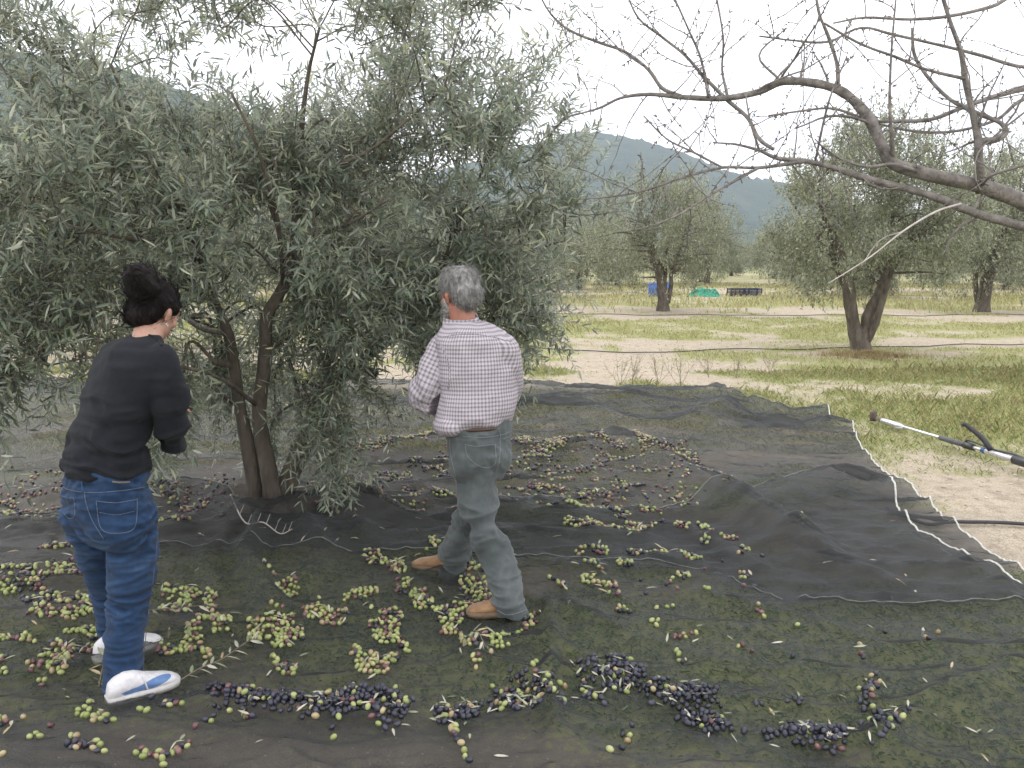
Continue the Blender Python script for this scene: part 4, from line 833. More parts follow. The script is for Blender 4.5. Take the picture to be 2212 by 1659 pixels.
# shoes
hb_ = hw+np.array([0, 0, .012]); hb_[2] = .058; s1, bvs, inf = shoe(woman, hb_, hb_+fl+np.array([0, 0, .0]), 1.05, (M['white_shoe'], M['white_sole']), 'trainer', .095)
h2 = G(258, 1420, .055); t2 = G(350, 1392, .055); t2[2] = h2[2] = .066; d2 = nrm(t2-h2)*.262; s2, bvs2, inf2 = shoe(woman, t2-d2, t2, 1.05, (M['white_shoe'], M['white_sole']), 'trainer', .095)
def patch_poly(bv, pts, mat, parent_obj, name, par):
    P = [ray(u, v) for u, v in catmull(np.array(pts+[pts[0]], float), 5)[:-1]]; hits = []
    c = np.mean([np.array(p_) for p_ in pts], 0); rings = []
    for f_ in (1., .75, .5, .25):
        rg = []
        for u, v in catmull(np.array(pts+[pts[0]], float), 5)[:-1]:
            uu, vv = c+(np.array([u, v])-c)*f_; h = bv.ray_cast(Vector((0, 0, CH)), Vector(ray(uu, vv)).normalized())
            rg.append(None if h[0] is None else np.array(h[0])+np.array(h[1])*.0016)
        last = next((q for q in rg if q is not None), None)
        if last is None: return
        for i_, q in enumerate(rg):
            if q is None: rg[i_] = last
            else: last = q
        rings.append(np.array(rg))
    n = len(rings[0]); mb = MB(); F_ = [[k*n+i_, k*n+(i_+1) % n, (k+1)*n+(i_+1) % n, (k+1)*n+i_] for k in range(3) for i_ in range(n)]
    mb.add(np.concatenate(rings), F_); mb.F.append((np.array([[3*n+i_ for i_ in range(n)]]), 0))
    o = mb.build(name, mat, None); o.data.transform(Matrix.Translation(-Vector(par.location))); o.parent = parent_obj
patch_poly(bvs, [(262,1498),(285,1488),(305,1480),(330,1466),(350,1458),(366,1456),(368,1464),(352,1476),(325,1488),(298,1497),(275,1503)], M['blue_patch'], s1, 'blue_panel', woman)
q = drawn(bvs, [(308,1462),(314,1476),(322,1494)], .003, .003)
if q.n: o = q.build('stripe', M['white_shoe'], None); o.data.transform(Matrix.Translation(-Vector(woman.location))); o.parent = s1
patch_poly(bvs2, [(300,1408),(318,1400),(336,1392),(340,1398),(326,1408),(304,1416)], M['blue_patch'], s2, 'blue_panel', woman)
# hair
L_, r_, f_, u_ = HL; r = np.random.default_rng(3); mb = MB()
ellip(mb, L_(0, -.016, .034), np.array([r_*.082, f_*.094, u_*.082]), 18)
ellip(mb, L_(0, -.052, -.028), np.array([r_*.068, f_*.056, u_*.066]), 14)
bc = W(304, 604, zt-.02); ax = nrm(bc-hc)
ellip(mb, bc+ax*.0, np.array([[.062, 0, 0], [0, .055, 0], [0, 0, .054]]), 14); ellip(mb, bc-np.array([.012, 0, .035]), np.eye(3)*.045, 12); ellip(mb, bc+np.array([.035, 0, -.025]), np.eye(3)*.04, 12); ellip(mb, bc*.6+L_(0, -.04, .06)*.4, np.eye(3)*.045, 12); ellip(mb, bc+np.array([-.012, 0, .03]), np.eye(3)*.034, 12)
V, E, Fc, ct = remeshed(mb, .0055, 2); N = normals(V, Fc, ct)
fc_ = lambda p: np.dot(p-hc, f_)
V = V+N*((fbm(V*np.array([45, 45, 45]), 3, 6)-.5)*.007)[:, None]
keepf = np.array([True])
hair = raw_mesh('hair', V, Fc, ct, M['hair_dark'], org, woman)
mb = MB(); flow = lambda p, n: nrm(np.cross(n, np.cross(bc-p, n))+1e-6)
strands(mb, V, N, r, 1500, .055, .0010, flow, .03, .12); strands(mb, V[V[:, 2] > bc[2]-.04], N[V[:, 2] > bc[2]-.04], r, 70, .035, .0007, lambda p, n: nrm(n+r.normal(0, .8, 3)), .2, .6)
o = mb.build('hair_strands', M['hair_dark'], None); o.data.transform(Matrix.Translation(-Vector(woman.location))); o.parent = hair
mb = MB(); ec = L_(.084, -.008, -.048); tube(mb, np.array([ec+.005*(math.cos(a)*u_+math.sin(a)*f_) for a in np.linspace(0, 6.28, 16)]), .0012, 6); mb.build('earring', M['earring'], woman)

# ---- the older man
hm = G(1118, 1326, .055); tm_ = G(1008, 1330, .055); DM = float(G(1060, 1332, .055)[1]); print('MAN depth', DM, 'shoe len', np.linalg.norm(tm_-hm))
YM = R(-28); zm = DM+.22; orgm = np.array([*W(1040, 1300, DM+.15)[:2], .05])
hc = W(991, 637, zm-.0); hf = nrm(np.array([-.62, .72, -.28])); hu = np.array([-.12, .10, 1.])
RL = [(985,990,1100,-.01,.9),(1010,988,1092,-.01,1.0),(1042,985,1073,-.02,1.15),(1092,991,1078,-.04,1.15),(1139,1004,1087,-.06,1.1),(1182,1021,1104,-.09,1.05),(1207,1032,1116,-.11,1.0),(1245,1050,1127,-.15,1.0),(1276,1057,1134,-.19,1.05),(1300,1062,1140,-.21,1.1),(1328,1070,1143,-.22,1.15)]
LL = [(1000,974,1075,.04,.9),(1042,986,1066,.06,1.1),(1100,984,1048,.12,1.2),(1140,972,1032,.17,1.2),(1175,955,1022,.22,1.1),(1200,946,1017,.26,1.05),(1230,948,1009,.31,1.05),(1252,952,1006,.34,1.1)]
mb = MB(); HL = head(mb, hc, hf, hu, 1.02, 1.05); L_, r_, f_, u_ = HL
tube(mb, catmull(np.array([W(1006, 715, zm+.0), W(998, 690, zm-.0), hc-np.array([0, 0, .04])]), 4), .064, 16)
loft(mb, [hsec(v, a, b, zm, .45, YM) for v, a, b in ((708,972,1050),(740,968,1090),(800,970,1098),(860,975,1092),(920,982,1085),(980,990,1080),(1020,1000,1070))], 20)
limb(mb, [(960,752,zm+.02,.048),(928,820,zm+.0,.045),(915,850,zm+.03,.04),(940,862,zm+.14,.034),(985,845,zm+.28,.026)])
limb(mb, [(1095,752,zm+.02,.048),(1102,830,zm+.1,.044),(1095,850,zm+.18,.04),(1060,845,zm+.3,.032),(1025,835,zm+.38,.026)])
for RL_ in (RL, LL): loft(mb, [(c_, a_*.6, b_*.6) for c_, a_, b_ in [hsec(v, a, b, zm+dz, k, R(-15)) for v, a, b, dz, k in RL_]], 16)
hand(mb, W(985, 845, zm+.28), nrm(np.array([.3, .85, .2])), np.array([.6, 0, -.8]), .6, 1., 1); hand(mb, W(1025, 835, zm+.38), nrm(np.array([-.2, .9, .3])), np.array([-.4, 0, -.9]), .6, 1., -1)
V, E, Fc, ct = remeshed(mb, .0055, 2)
man = raw_mesh('person', V, Fc, ct, M['skin_m'], orgm, None); man.location = tuple(orgm)
tag(man, 'grey haired bearded man in checked shirt and grey jeans, stepping left', 'person', 'people picking over the olive tree')
face_parts(man, *HL, 1.02, orgm, M['beard'])
# shirt
mb = MB()
TS = [(690,972,1036,-.0,.9),(701,962,1064,0,.72),(716,950,1088,0,.62),(735,944,1106,0,.58),(765,946,1116,0,.58),(800,952,1121,0,.60),(840,957,1117,0,.62),(862,953,1119,0,.64),(890,946,1113,0,.66),(908,944,1107,.0,.66),(920,950,1096,0,.66)]
loft(mb, [hsec(v, a, b, zm+dz, k, YM) for v, a, b, dz, k in TS], 30)
ellip(mb, W(976, 916, zm-.05), np.array([[.080, 0, 0], [0, .10, 0], [0, 0, .055]]), 16); 
SL = [(962,750,zm+.02,.066),(944,790,zm+.0,.070),(926,830,zm-.01,.069),(916,852,zm+.02,.066),(925,866,zm+.08,.058),(945,868,zm+.14,.048),(962,862,zm+.20,.042)]
SR = [(1088,752,zm+.0,.068),(1100,800,zm+.05,.062),(1100,840,zm+.12,.056),(1075,850,zm+.22,.048),(1050,845,zm+.30,.040)]
limb(mb, SL, 20); limb(mb, SR, 20)
for (a, b, d, q) in ((918,868,zm+.01,.052),(908,838,zm+.0,.052)): ellip(mb, W(a, b, d), np.eye(3)*q, 12)
V, E, Fc, ct = remeshed(mb, .006, 4); V0 = V.copy(); N = normals(V, Fc, ct); z = V[:, 2]
armd = np.full(len(V), 9.); SLc = catmull(np.array([W(a, b, c_) for a, b, c_, _ in SL]), 6)
dS = np.min(np.linalg.norm(V[:, None]-SLc[None], axis=2), 1); isL = dS < .082
V = wrinkle(V, N, 33, .016, 5, 6, .35+.65*np.clip((1.05-z)/.25, 0, 1)+.4*isL, .9); V = wrinkle(V, N, 39, .008, 11, 9, .5+.5*isL); V = lap(V, E, .35)
shirt = raw_mesh('shirt', V, Fc, ct, M['shirt'], orgm, man); bvS = bvh_of(V, Fc, ct)
# cloth coordinates: round the trunk by height, along and round the sleeve
bc_ = W(1034, 800, zm)[:2]; rr = np.array([math.cos(YM), -math.sin(YM)]); ff = np.array([math.sin(YM), math.cos(YM)])
q = V0[:, :2]-bc_; xa = q@rr; ya = q@ff; th = np.arctan2(xa, -ya*1.6); U = th*.215; Wv = V0[:, 2]+.02*np.cos(th*2)
arc = np.concatenate([[0], np.cumsum(np.linalg.norm(np.diff(SLc, axis=0), axis=1))]); j = np.argmin(np.linalg.norm(V0[:, None]-SLc[None], axis=2), 1)
Tg = nrm(np.gradient(SLc, axis=0))[j]; dv = V0-SLc[j]; al = arc[j]+np.sum(dv*Tg, 1); side = nrm(np.cross(Tg, np.array([.3, -1., 0]))); s2v = np.cross(Tg, side); an = np.arctan2(np.sum(dv*side, 1), np.sum(dv*s2v, 1)); 
bk = []
for v_, a_, b_, dz_, k_ in TS:
    c_s, x_s, y_s = hsec(v_, a_, b_, zm+dz_, k_, YM); bk.append((c_s[2], np.linalg.norm(y_s)))
bk = np.array(bk[::-1]); arcz = np.concatenate([[0], np.cumsum(np.hypot(np.diff(bk[:, 0]), np.diff(bk[:, 1])))]); Wv = np.interp(V0[:, 2], bk[:, 0], arcz)
U = np.where(isL, an*.066, U); Wv = np.where(isL, -al+.01, Wv)
at = shirt.data.attributes.new('weave', 'FLOAT_VECTOR', 'POINT'); at.data.foreach_set('vector', np.stack([U, Wv, np.zeros(len(U))], 1).ravel().astype(np.float32))
def shirt_bit(mb, name):
    if not mb.n: return
    o = mb.build(name, M['shirt'], man); P = np.empty(len(o.data.vertices)*3); o.data.vertices.foreach_get('co', P); P = P.reshape(-1, 3)
    a_ = o.data.attributes.new('weave', 'FLOAT_VECTOR', 'POINT'); a_.data.foreach_set('vector', np.stack([P[:, 0], P[:, 2], P[:, 1]], 1).ravel().astype(np.float32))
mb = MB(); cc = [W(996, 697, zm-.0)+np.array([math.cos(a)*.072, math.sin(a)*.070, .018-.014*math.sin(a)*-1]) for a in np.linspace(0, 6.28, 26)]
P = np.array(cc); n = len(P); Vv = np.concatenate([P+[0, 0, -.030], P+[0, 0, .010], P*1.0+(P-P.mean(0))*.10+[0, 0, .012], P+(P-P.mean(0))*.20+[0, 0, -.034]])
mb.add(Vv, [[k*n+i_, k*n+i_+1, (k+1)*n+i_+1, (k+1)*n+i_] for k in range(3) for i_ in range(n-1)]); shirt_bit(mb, 'collar')
shirt_bit(drawn(bvS, [(952,728),(1000,722),(1050,725),(1104,738)], .0016), 'yoke_seam'); shirt_bit(drawn(bvS, [(950,740),(966,775),(972,810),(968,842)], .0022), 'sleeve_seam')
mb = MB()
for a, b, c_, q in ((944,872,zm+.13,.053),(955,866,zm+.17,.050)):
    P = W(a, b, c_); nn_ = nrm(W(962, 862, zm+.2)-W(925, 866, zm+.08)); s_ = nrm(np.cross(nn_, [0, 0, 1])); t_ = np.cross(nn_, s_)
    tube(mb, np.array([P+(math.cos(w)*s_+math.sin(w)*t_)*q for w in np.linspace(0, 6.28, 22)]), .011, 8)
shirt_bit(mb, 'rolled_cuff')
# trousers
mb = MB(); loft(mb, [hsec(v, a, b, zm, k, YM) for v, a, b, k in ((896,974,1102,.68),(930,968,1105,.70),(965,967,1105,.74),(1000,972,1098,.78),(1030,978,1088,.80))], 28)
for QL in (RL, LL): loft(mb, [hsec(v, (a+b)/2-(b-a)*.47, (a+b)/2+(b-a)*.47, zm+dz, k, R(-15)) for v, a, b, dz, k in QL], 24)
ellip(mb, W(1014, 990, zm-.04), np.eye(3)*.095, 16); ellip(mb, W(1068, 985, zm-.03), np.eye(3)*.082, 16)
V, E, Fc, ct = remeshed(mb, .006, 4); N = normals(V, Fc, ct); z = V[:, 2]
V = wrinkle(V, N, 43, .018, 5, 9, .4+.6*np.exp(-((z-.45)/.22)**2), .9); V = wrinkle(V, N, 49, .012, 4, 26, np.exp(-((z-.15)/.10)**2)); V = wrinkle(V, N, 47, .007, 12, 16); V = lap(V, E, .35)
tr = raw_mesh('trousers', V, Fc, ct, M['grey_denim'], orgm, man); bvT = bvh_of(V, Fc, ct)
for nm, pts, rr_ in (('back_pocket', [(1004,960),(1030,964),(1066,960),(1070,965),(1070,1000),(1052,1010),(1030,1004),(1010,985),(1005,962)], .0013), ('back_pocket', [(1086,948),(1104,944),(1106,950),(1102,980)], .0013), ('waistband', [(1000,943),(1040,945),(1080,940),(1104,932)], .0013),
                     ('seam', [(971,950),(975,990),(984,1030),(990,1090),(1003,1160),(1030,1230),(1052,1290),(1072,1325)], .0013), ('seam', [(1080,942),(1080,975),(1078,1000),(1070,1020)], .0013), ('hem', [(1074,1318),(1100,1328),(1142,1316)], .0016)):
    q = drawn(bvT, pts, rr_)
    if q.n: q.build(nm, M['stitch_grey'], man)
q = drawn(bvT, [(1076,926),(1078,934),(1079,943)], .005)
if q.n: q.build('belt_loop', M['grey_denim'], man)
mb = MB(); secs = hsec(918, 971, 1103, zm, .69, YM); c_, xa, ya = secs
tube(mb, np.array([c_+xa*.99*math.cos(w)+ya*.99*math.sin(w)+[0, 0, .0] for w in np.linspace(0, 6.28, 40)]), .011, 8); mb.build('belt', M['belt'], man)
# shoes
fd = nrm(tm_-hm)*.262; fd = np.array([fd[0], fd[1]+.02, 0]); toe = G(1008, 1328, .055)
shoe(man, toe-fd+np.array([0, 0, .004]), toe+np.array([0, 0, .004]), 1.05, (M['suede'], M['sole']), 'boot', .085)
toe = G(894, 1222, .05); hl = G(990, 1240, .05); fd = nrm(hl-toe)*.262; shoe(man, toe+fd+np.array([0, 0, .004]), toe+np.array([0, 0, .004]), 1.05, (M['suede'], M['sole']), 'boot', .085)
# hair and beard
r = np.random.default_rng(4); mb = MB()
ellip(mb, L_(0, -.022, .040), np.array([r_*.085, f_*.098, u_*.086]), 18); ellip(mb, L_(0, -.060, -.008), np.array([r_*.078, f_*.060, u_*.070]), 16); ellip(mb, L_(0, -.02, .085), np.array([r_*.062, f_*.080, u_*.040]), 14)
V, E, Fc, ct = remeshed(mb, .0055, 2); N = normals(V, Fc, ct); V = V+N*((fbm(V*np.array([60, 60, 30]), 3, 6)-.5)*.012)[:, None]
hair = raw_mesh('hair', V, Fc, ct, M['hair_grey'], orgm, man)
mb = MB(); crown_ = L_(0, -.05, .12); flow = lambda p, n: nrm(np.cross(n, np.cross(np.array([0, 0, -1.])+(p-crown_)*6, n))+1e-6)
strands(mb, V, N, r, 2600, .035, .0009, flow, .12, .3); strands(mb, V[V[:, 2] > crown_[2]-.05], N[V[:, 2] > crown_[2]-.05], r, 300, .032, .0008, lambda p, n: nrm(n*.7+flow(p, n)+r.normal(0, .5, 3)), .2, .5)
o = mb.build('hair_strands', M['hair_grey'], None); o.data.transform(Matrix.Translation(-Vector(man.location))); o.parent = hair
mb = MB(); loft(mb, [(L_(0, .052, -.045), r_*.050, f_*.045), (L_(0, .048, -.080), r_*.054, f_*.050), (L_(0, .056, -.115), r_*.045, f_*.042), (L_(0, .066, -.150), r_*.028, f_*.028), (L_(0, .070, -.175), r_*.010, f_*.012)], 16)
for sg in (-1, 1): ellip(mb, L_(sg*.062, .030, -.045), np.array([r_*.014, f_*.022, u_*.045]), 12)
V, E, Fc, ct = remeshed(mb, .0055, 2); N = normals(V, Fc, ct); V = V+N*((fbm(V*70, 3, 6)-.5)*.012)[:, None]; beard = raw_mesh('beard', V, Fc, ct, M['beard'], orgm, man)
mb = MB(); strands(mb, V, N, r, 1000, .03, .0009, lambda p, n: nrm(np.array([0, 0, -1.])+n*.4), .1, .4); o = mb.build('beard_strands', M['beard'], None); o.data.transform(Matrix.Translation(-Vector(man.location))); o.parent = beard

# ------------------------------------------------------------------ olives on the nets
def olmat(name, c1, c2, rough, bloom=.0):
    m, t = newmat(name); g = nd(t, 'ShaderNodeNewGeometry'); n = noise(t, 160, 3); oi = nd(t, 'ShaderNodeObjectInfo')
    rnd = math_(t, 'FRACT', math_(t, 'ADD', g.outputs['Random Per Island'], oi.outputs['Random']))
    f = math_(t, 'ADD', math_(t, 'MULTIPLY', n, .45), math_(t, 'MULTIPLY', rnd, .6)); col = ramp(t, f, [(.2, c1), (.8, c2)])
    p = nd(t, 'ShaderNodeBsdfPrincipled', {'Base Color': col, 'Roughness': rough, 'Specular IOR Level': .5}); nd(t, 'ShaderNodeOutputMaterial', {'Surface': p.outputs[0]}); return m
OM = [olmat('olive_black', (.010,.010,.016), (.045,.046,.066), .38), olmat('olive_green', (.20,.25,.07), (.37,.39,.16), .4), olmat('olive_turning', (.26,.18,.10), (.38,.32,.17), .38), olmat('olive_purple', (.075,.032,.038), (.20,.105,.10), .36)]
OC = ['black', 'green', 'brownish', 'purple red']
class Pile: pass
PILES = []
# (label place, [polyline in picture units], width, count, dark share, purple share, layers)
def zA(L_): return [(a*.5, 1080+b*.5) for a, b in L_]
def zB(L_): return [(1106+a*.5, 1080+b*.5) for a, b in L_]
def zC(L_): return [(605+a*.4688, 821+b*.4688) for a, b in L_]
def pile(where, L_, wd, n, dark, pur=.2, layers=1): PILES.append((where, L_, wd, n, dark, pur, layers))
pile('in the long dark front pile left of centre', zA([(900,870),(1000,905),(1150,900),(1290,935),(1440,900),(1560,860),(1700,890),(1725,930)]), 54, 330, .80, .3, 3)
pile('in the long dark front pile left of centre', zA([(1000,900),(1100,930),(1250,950)]), 34, 60, .85, .3, 2)
pile('in the long dark front pile left of centre', zA([(1440,900),(1600,890),(1700,940)]), 50, 120, .8, .3, 2)
pile('in the long dark front pile left of centre', zA([(1640,940),(1660,985)]), 34, 34, .5, .5, 1)
pile('in the small dark clump at front centre', zA([(1890,920),(1960,935),(2055,910)]), 30, 56, .8, .3, 2)
pile('in the stray line below the small dark clump', zA([(1960,985),(1965,1010),(1975,1055),(2000,1085),(2035,1125)]), 9, 14, .5, .6)
pile('in the leafy dark pile at front centre', zB([(-50,890),(20,850),(100,830),(150,870),(165,900)]), 62, 120, .66, .4, 2)
pile('in the leafy dark pile at front centre', zB([(90,750),(110,790)]), 26, 16, .3, .5)
pile('in the black pile right of front centre', zB([(320,785),(420,790),(500,775),(550,830),(640,850),(760,870),(860,885)]), 42, 190, .93, .4, 2)
pile('in the black pile right of front centre', zB([(500,745),(510,770)]), 16, 9, .9)
pile('in the black pile right of front centre', zB([(300,830),(330,885),(370,900),(400,915)]), 15, 24, .85, .5)
pile('in the black pile right of front centre', zB([(380,850),(480,850)]), 18, 22, .9)
pile('in the dark strip just below the black pile', zB([(740,945),(820,960),(900,975),(930,990)]), 34, 58, .93, .3, 2)
pile('in the dark strip just below the black pile', zB([(985,1005),(1005,1010)]), 14, 5, .9)
pile('in the dark heap at lower right', zB([(1180,1030),(1250,1030),(1340,1050),(1430,1050)]), 48, 110, .9, .4, 2)
pile('in the dark heap at lower right', zB([(1095,1055),(1170,1060)]), 18, 14, .95)
pile('in the winding line at far lower right', zB([(1500,850),(1540,850),(1570,805)]), 18, 16, .5, .6)
pile('in the winding line at far lower right', zB([(1525,895),(1540,940),(1590,970)]), 20, 26, .8, .4)
pile('in the winding line at far lower right', zB([(1600,1010),(1650,1015),(1715,990)]), 20, 24, .8, .4)
pile('in the winding line at far lower right', zB([(1500,1045),(1570,1045)]), 18, 16, .5, .6)
pile('in the short line at the lower right corner', zB([(1550,1122),(1610,1105),(1650,1070)]), 10, 12, .5, .3)
for P_, w, n, dk in (([(470,1030),(515,1045)],10,5,.1),([(515,990),(517,993)],4,1,1),([(475,1090),(477,1092)],4,2,1),([(420,1145),(422,1146)],3,1,0),([(1050,900),(1080,905)],7,3,.7),([(1185,905),(1250,910)],7,5,.9),([(600,910),(602,912)],4,1,1),
    ([(715,715),(740,730)],8,5,.1),([(705,675),(720,685)],5,3,0),([(965,675),(1005,668)],5,3,.3),([(1033,690),(1035,691)],2,1,0),([(1213,712),(1215,713)],3,1,.3),([(1505,675),(1520,690)],5,3,.3),([(1612,575),(1618,580)],4,2,.5),([(1500,640),(1502,641)],3,1,0),([(1780,640),(1800,655)],7,5,.2),
    ([(1228,570),(1230,571)],2,1,0),([(1838,570),(1840,571)],2,1,.3),([(1060,500),(1090,520)],9,9,.2),([(590,560),(630,570)],6,6,.2),([(705,612),(745,608),(795,602)],7,13,.2),([(455,430),(470,432)],4,2,.2),([(415,425),(430,428)],4,3,.5),([(460,478),(520,488)],9,14,.4),
    ([(620,467),(625,468)],3,2,.6),([(660,467),(697,467)],3,2,0),([(820,425),(845,432)],6,4,.3),([(713,420),(715,421)],2,1,0),([(575,417),(577,418)],3,1,.5),([(555,355),(558,357)],3,1,.3),([(1000,385),(1002,386)],2,1,.5),([(1048,378),(1050,379)],2,1,1),
    ([(160,345),(190,365),(235,385)],9,16,.1),([(305,355),(370,368),(445,385)],13,44,.15),([(310,302),(385,316)],8,18,.3),([(445,290),(520,302)],10,24,.4),([(675,375),(692,360)],9,9,.2),([(705,345),(765,360)],7,12,.4),([(990,330),(1015,345)],8,8,.15),([(285,240),(350,232),(420,245)],10,34,.15),
    ([(500,240),(560,248),(620,245),(680,232),(735,222)],10,56,.2),([(750,258),(820,262)],9,20,.1),([(970,262),(1000,258)],5,4,.6),([(985,225),(1025,228)],6,7,.3),([(1080,248),(1082,249)],2,1,1),([(908,278),(910,279)],2,1,.3),([(812,190),(850,195)],6,7,.3),([(900,178),(970,185)],6,12,.1),([(800,130),(830,150),(858,160)],8,18,.2),
    ([(705,132),(760,138)],7,12,.1),([(500,142),(560,138),(612,130)],14,44,.15),([(235,122),(300,128),(360,130),(440,148),(470,142)],10,52,.15),([(270,158),(330,165)],7,16,.1),([(1108,95),(1110,96)],2,1,0),([(1153,117),(1155,118)],2,1,1),([(1240,172),(1262,168)],4,3,.3),([(640,125),(650,128)],4,3,.8),([(820,322),(835,325)],3,2,.1),([(560,55),(650,65)],6,14,.3),([(2005,258),(2006,259)],2,1,0),([(270,45),(345,38)],9,24,.15),([(150,70),(200,78)],8,16,.4),([(240,78),(290,85)],7,14,.3),([(420,60),(510,75)],7,18,.5),([(450,90),(490,110)],5,8,.4)):
    pile('scattered on the right half of the front net', zB(P_), w, n, dk, .3)
for P_, w, n, dk in (([(720,410),(790,400),(870,400)],20,40,.06),([(800,430),(750,470),(720,490)],22,40,.08),([(770,500),(800,515)],12,10,.1),([(905,420),(920,485)],22,26,.08),([(870,545),(960,545),(920,590)],30,66,.12),([(830,590),(850,640),(900,680)],26,44,.1),([(690,670),(740,660),(830,650)],16,32,.15),
    ([(1120,560),(1200,540),(1250,580),(1290,595)],38,90,.08),([(1200,610),(1250,640)],22,26,.1),([(1190,690),(1210,740),(1270,720)],20,28,.1),([(1330,505),(1400,520),(1465,530)],22,46,.06),([(1370,480),(1410,500)],14,12,.05),([(1190,385),(1270,385),(1240,430)],22,36,.08),([(1150,330),(1190,350)],10,8,.1),([(1490,440),(1550,415),(1635,405)],20,54,.08),
    ([(1610,530),(1690,500),(1700,540),(1640,585)],26,66,.12),([(1650,590),(1700,600),(1750,640)],28,50,.15),([(1535,660),(1580,720),(1620,745)],32,66,.1),([(1640,740),(1700,700)],32,40,.1),([(1740,380),(1800,415),(1840,440),(1870,470)],28,78,.12),([(2010,350),(2090,370),(2060,430),(2000,460)],38,90,.1),([(1580,235),(1650,260),(1730,280)],20,56,.25),([(1860,215),(1890,210)],14,14,.2),([(2020,310),(2090,300)],26,40,.4),([(1730,510),(1742,512)],6,3,0),([(1885,485),(1892,487)],5,2,0),
    ([(1920,510),(1960,500),(1990,520)],28,32,.15),([(1930,560),(1990,590),(2040,640)],20,46,.15),([(2040,640),(2110,610),(2200,600)],20,52,.2),([(2000,640),(2060,670)],16,18,.2),([(2110,650),(2210,650)],12,18,.1),([(2050,720),(2065,745)],10,7,.3),([(2095,575),(2115,572)],5,3,.3),([(2120,715),(2130,720)],5,3,.2),([(2145,470),(2200,480)],20,30,.1),([(1380,438),(1384,440)],2,1,0),([(1602,470),(1605,471)],2,1,0),([(1500,490),(1460,510)],8,7,.1)):
    pile('in the green clusters around the man', zA(P_), w, n, dk, .3)
pile('in the green arc right of the man\'s shoe', zB([(0,600),(50,570),(90,520)]), 18, 40, .2, .3)
for P_, w, n, dk in (([(0,318),(60,308)],10,24,.4),([(70,320),(140,335),(220,335)],22,80,.5),([(220,335),(290,305),(355,330)],22,64,.2),([(10,390),(90,380),(170,375)],18,56,.35),([(110,435),(190,425),(260,430)],16,40,.6),([(280,465),(310,440),(395,430)],18,46,.4),([(330,415),(390,415)],10,14,.2),([(120,535),(200,525),(330,520)],18,54,.1),([(160,505),(200,510)],8,7,.5),([(370,490),(430,500)],18,26,.1),
    ([(280,585),(340,575)],8,12,.5),([(360,570),(440,585)],14,26,.1),([(400,600),(435,600)],8,8,.4),([(0,600),(60,600),(160,620)],16,40,.1),([(180,680),(250,660),(330,640)],24,66,.15),([(290,665),(360,660),(420,635)],14,34,.2),([(255,700),(330,705)],14,20,.1),([(145,770),(210,755),(290,765)],20,40,.1),([(170,808),(200,812)],8,6,0),([(0,690),(40,685)],9,9,.1),([(0,775),(30,772)],7,6,0),
    ([(375,970),(400,900)],12,13,.1),([(340,950),(380,960)],10,8,.2),([(395,1000),(450,990),(460,1025)],18,18,.15),([(480,1020),(510,1025)],9,5,.2),([(600,960),(650,965)],10,9,.1),([(720,930),(795,925)],12,14,.25),([(650,880),(670,885)],7,5,.2),([(110,1072),(180,1045)],9,10,0),([(220,1015),(245,1005)],8,5,0),([(0,985),(30,975)],12,7,.1),([(320,1110),(380,1115),(440,1115)],24,26,.4),([(610,1105),(660,1120),(700,1125)],26,40,.1),([(740,1120),(820,1070)],9,18,.4),([(890,990),(920,1000)],14,10,.4),([(1060,980),(1100,990)],12,9,.2),([(1430,1000),(1470,970)],14,10,.3),([(1430,1030),(1450,1032)],8,4,.2),([(100,972),(104,976)],4,2,0),([(0,1145),(20,1150)],6,4,0),([(840,1025),(860,1030)],4,2,.3)):
    pile('in the small clusters around the woman\'s shoes', zA(P_), w, n, dk, .35)
for P_, w, n, dk in (([(0,40),(60,55),(100,50)],7,30,.2),([(60,100),(140,105),(210,98)],9,46,.3),([(170,215),(260,205),(350,195)],12,80,.25),([(0,0),(60,10)],8,30,.4),([(640,90),(720,100),(820,110)],12,50,.3),([(500,40),(700,20),(900,60)],14,70,.4)):
    pile('behind the woman on the left of the nets', zA(P_), w, n, dk, .7)
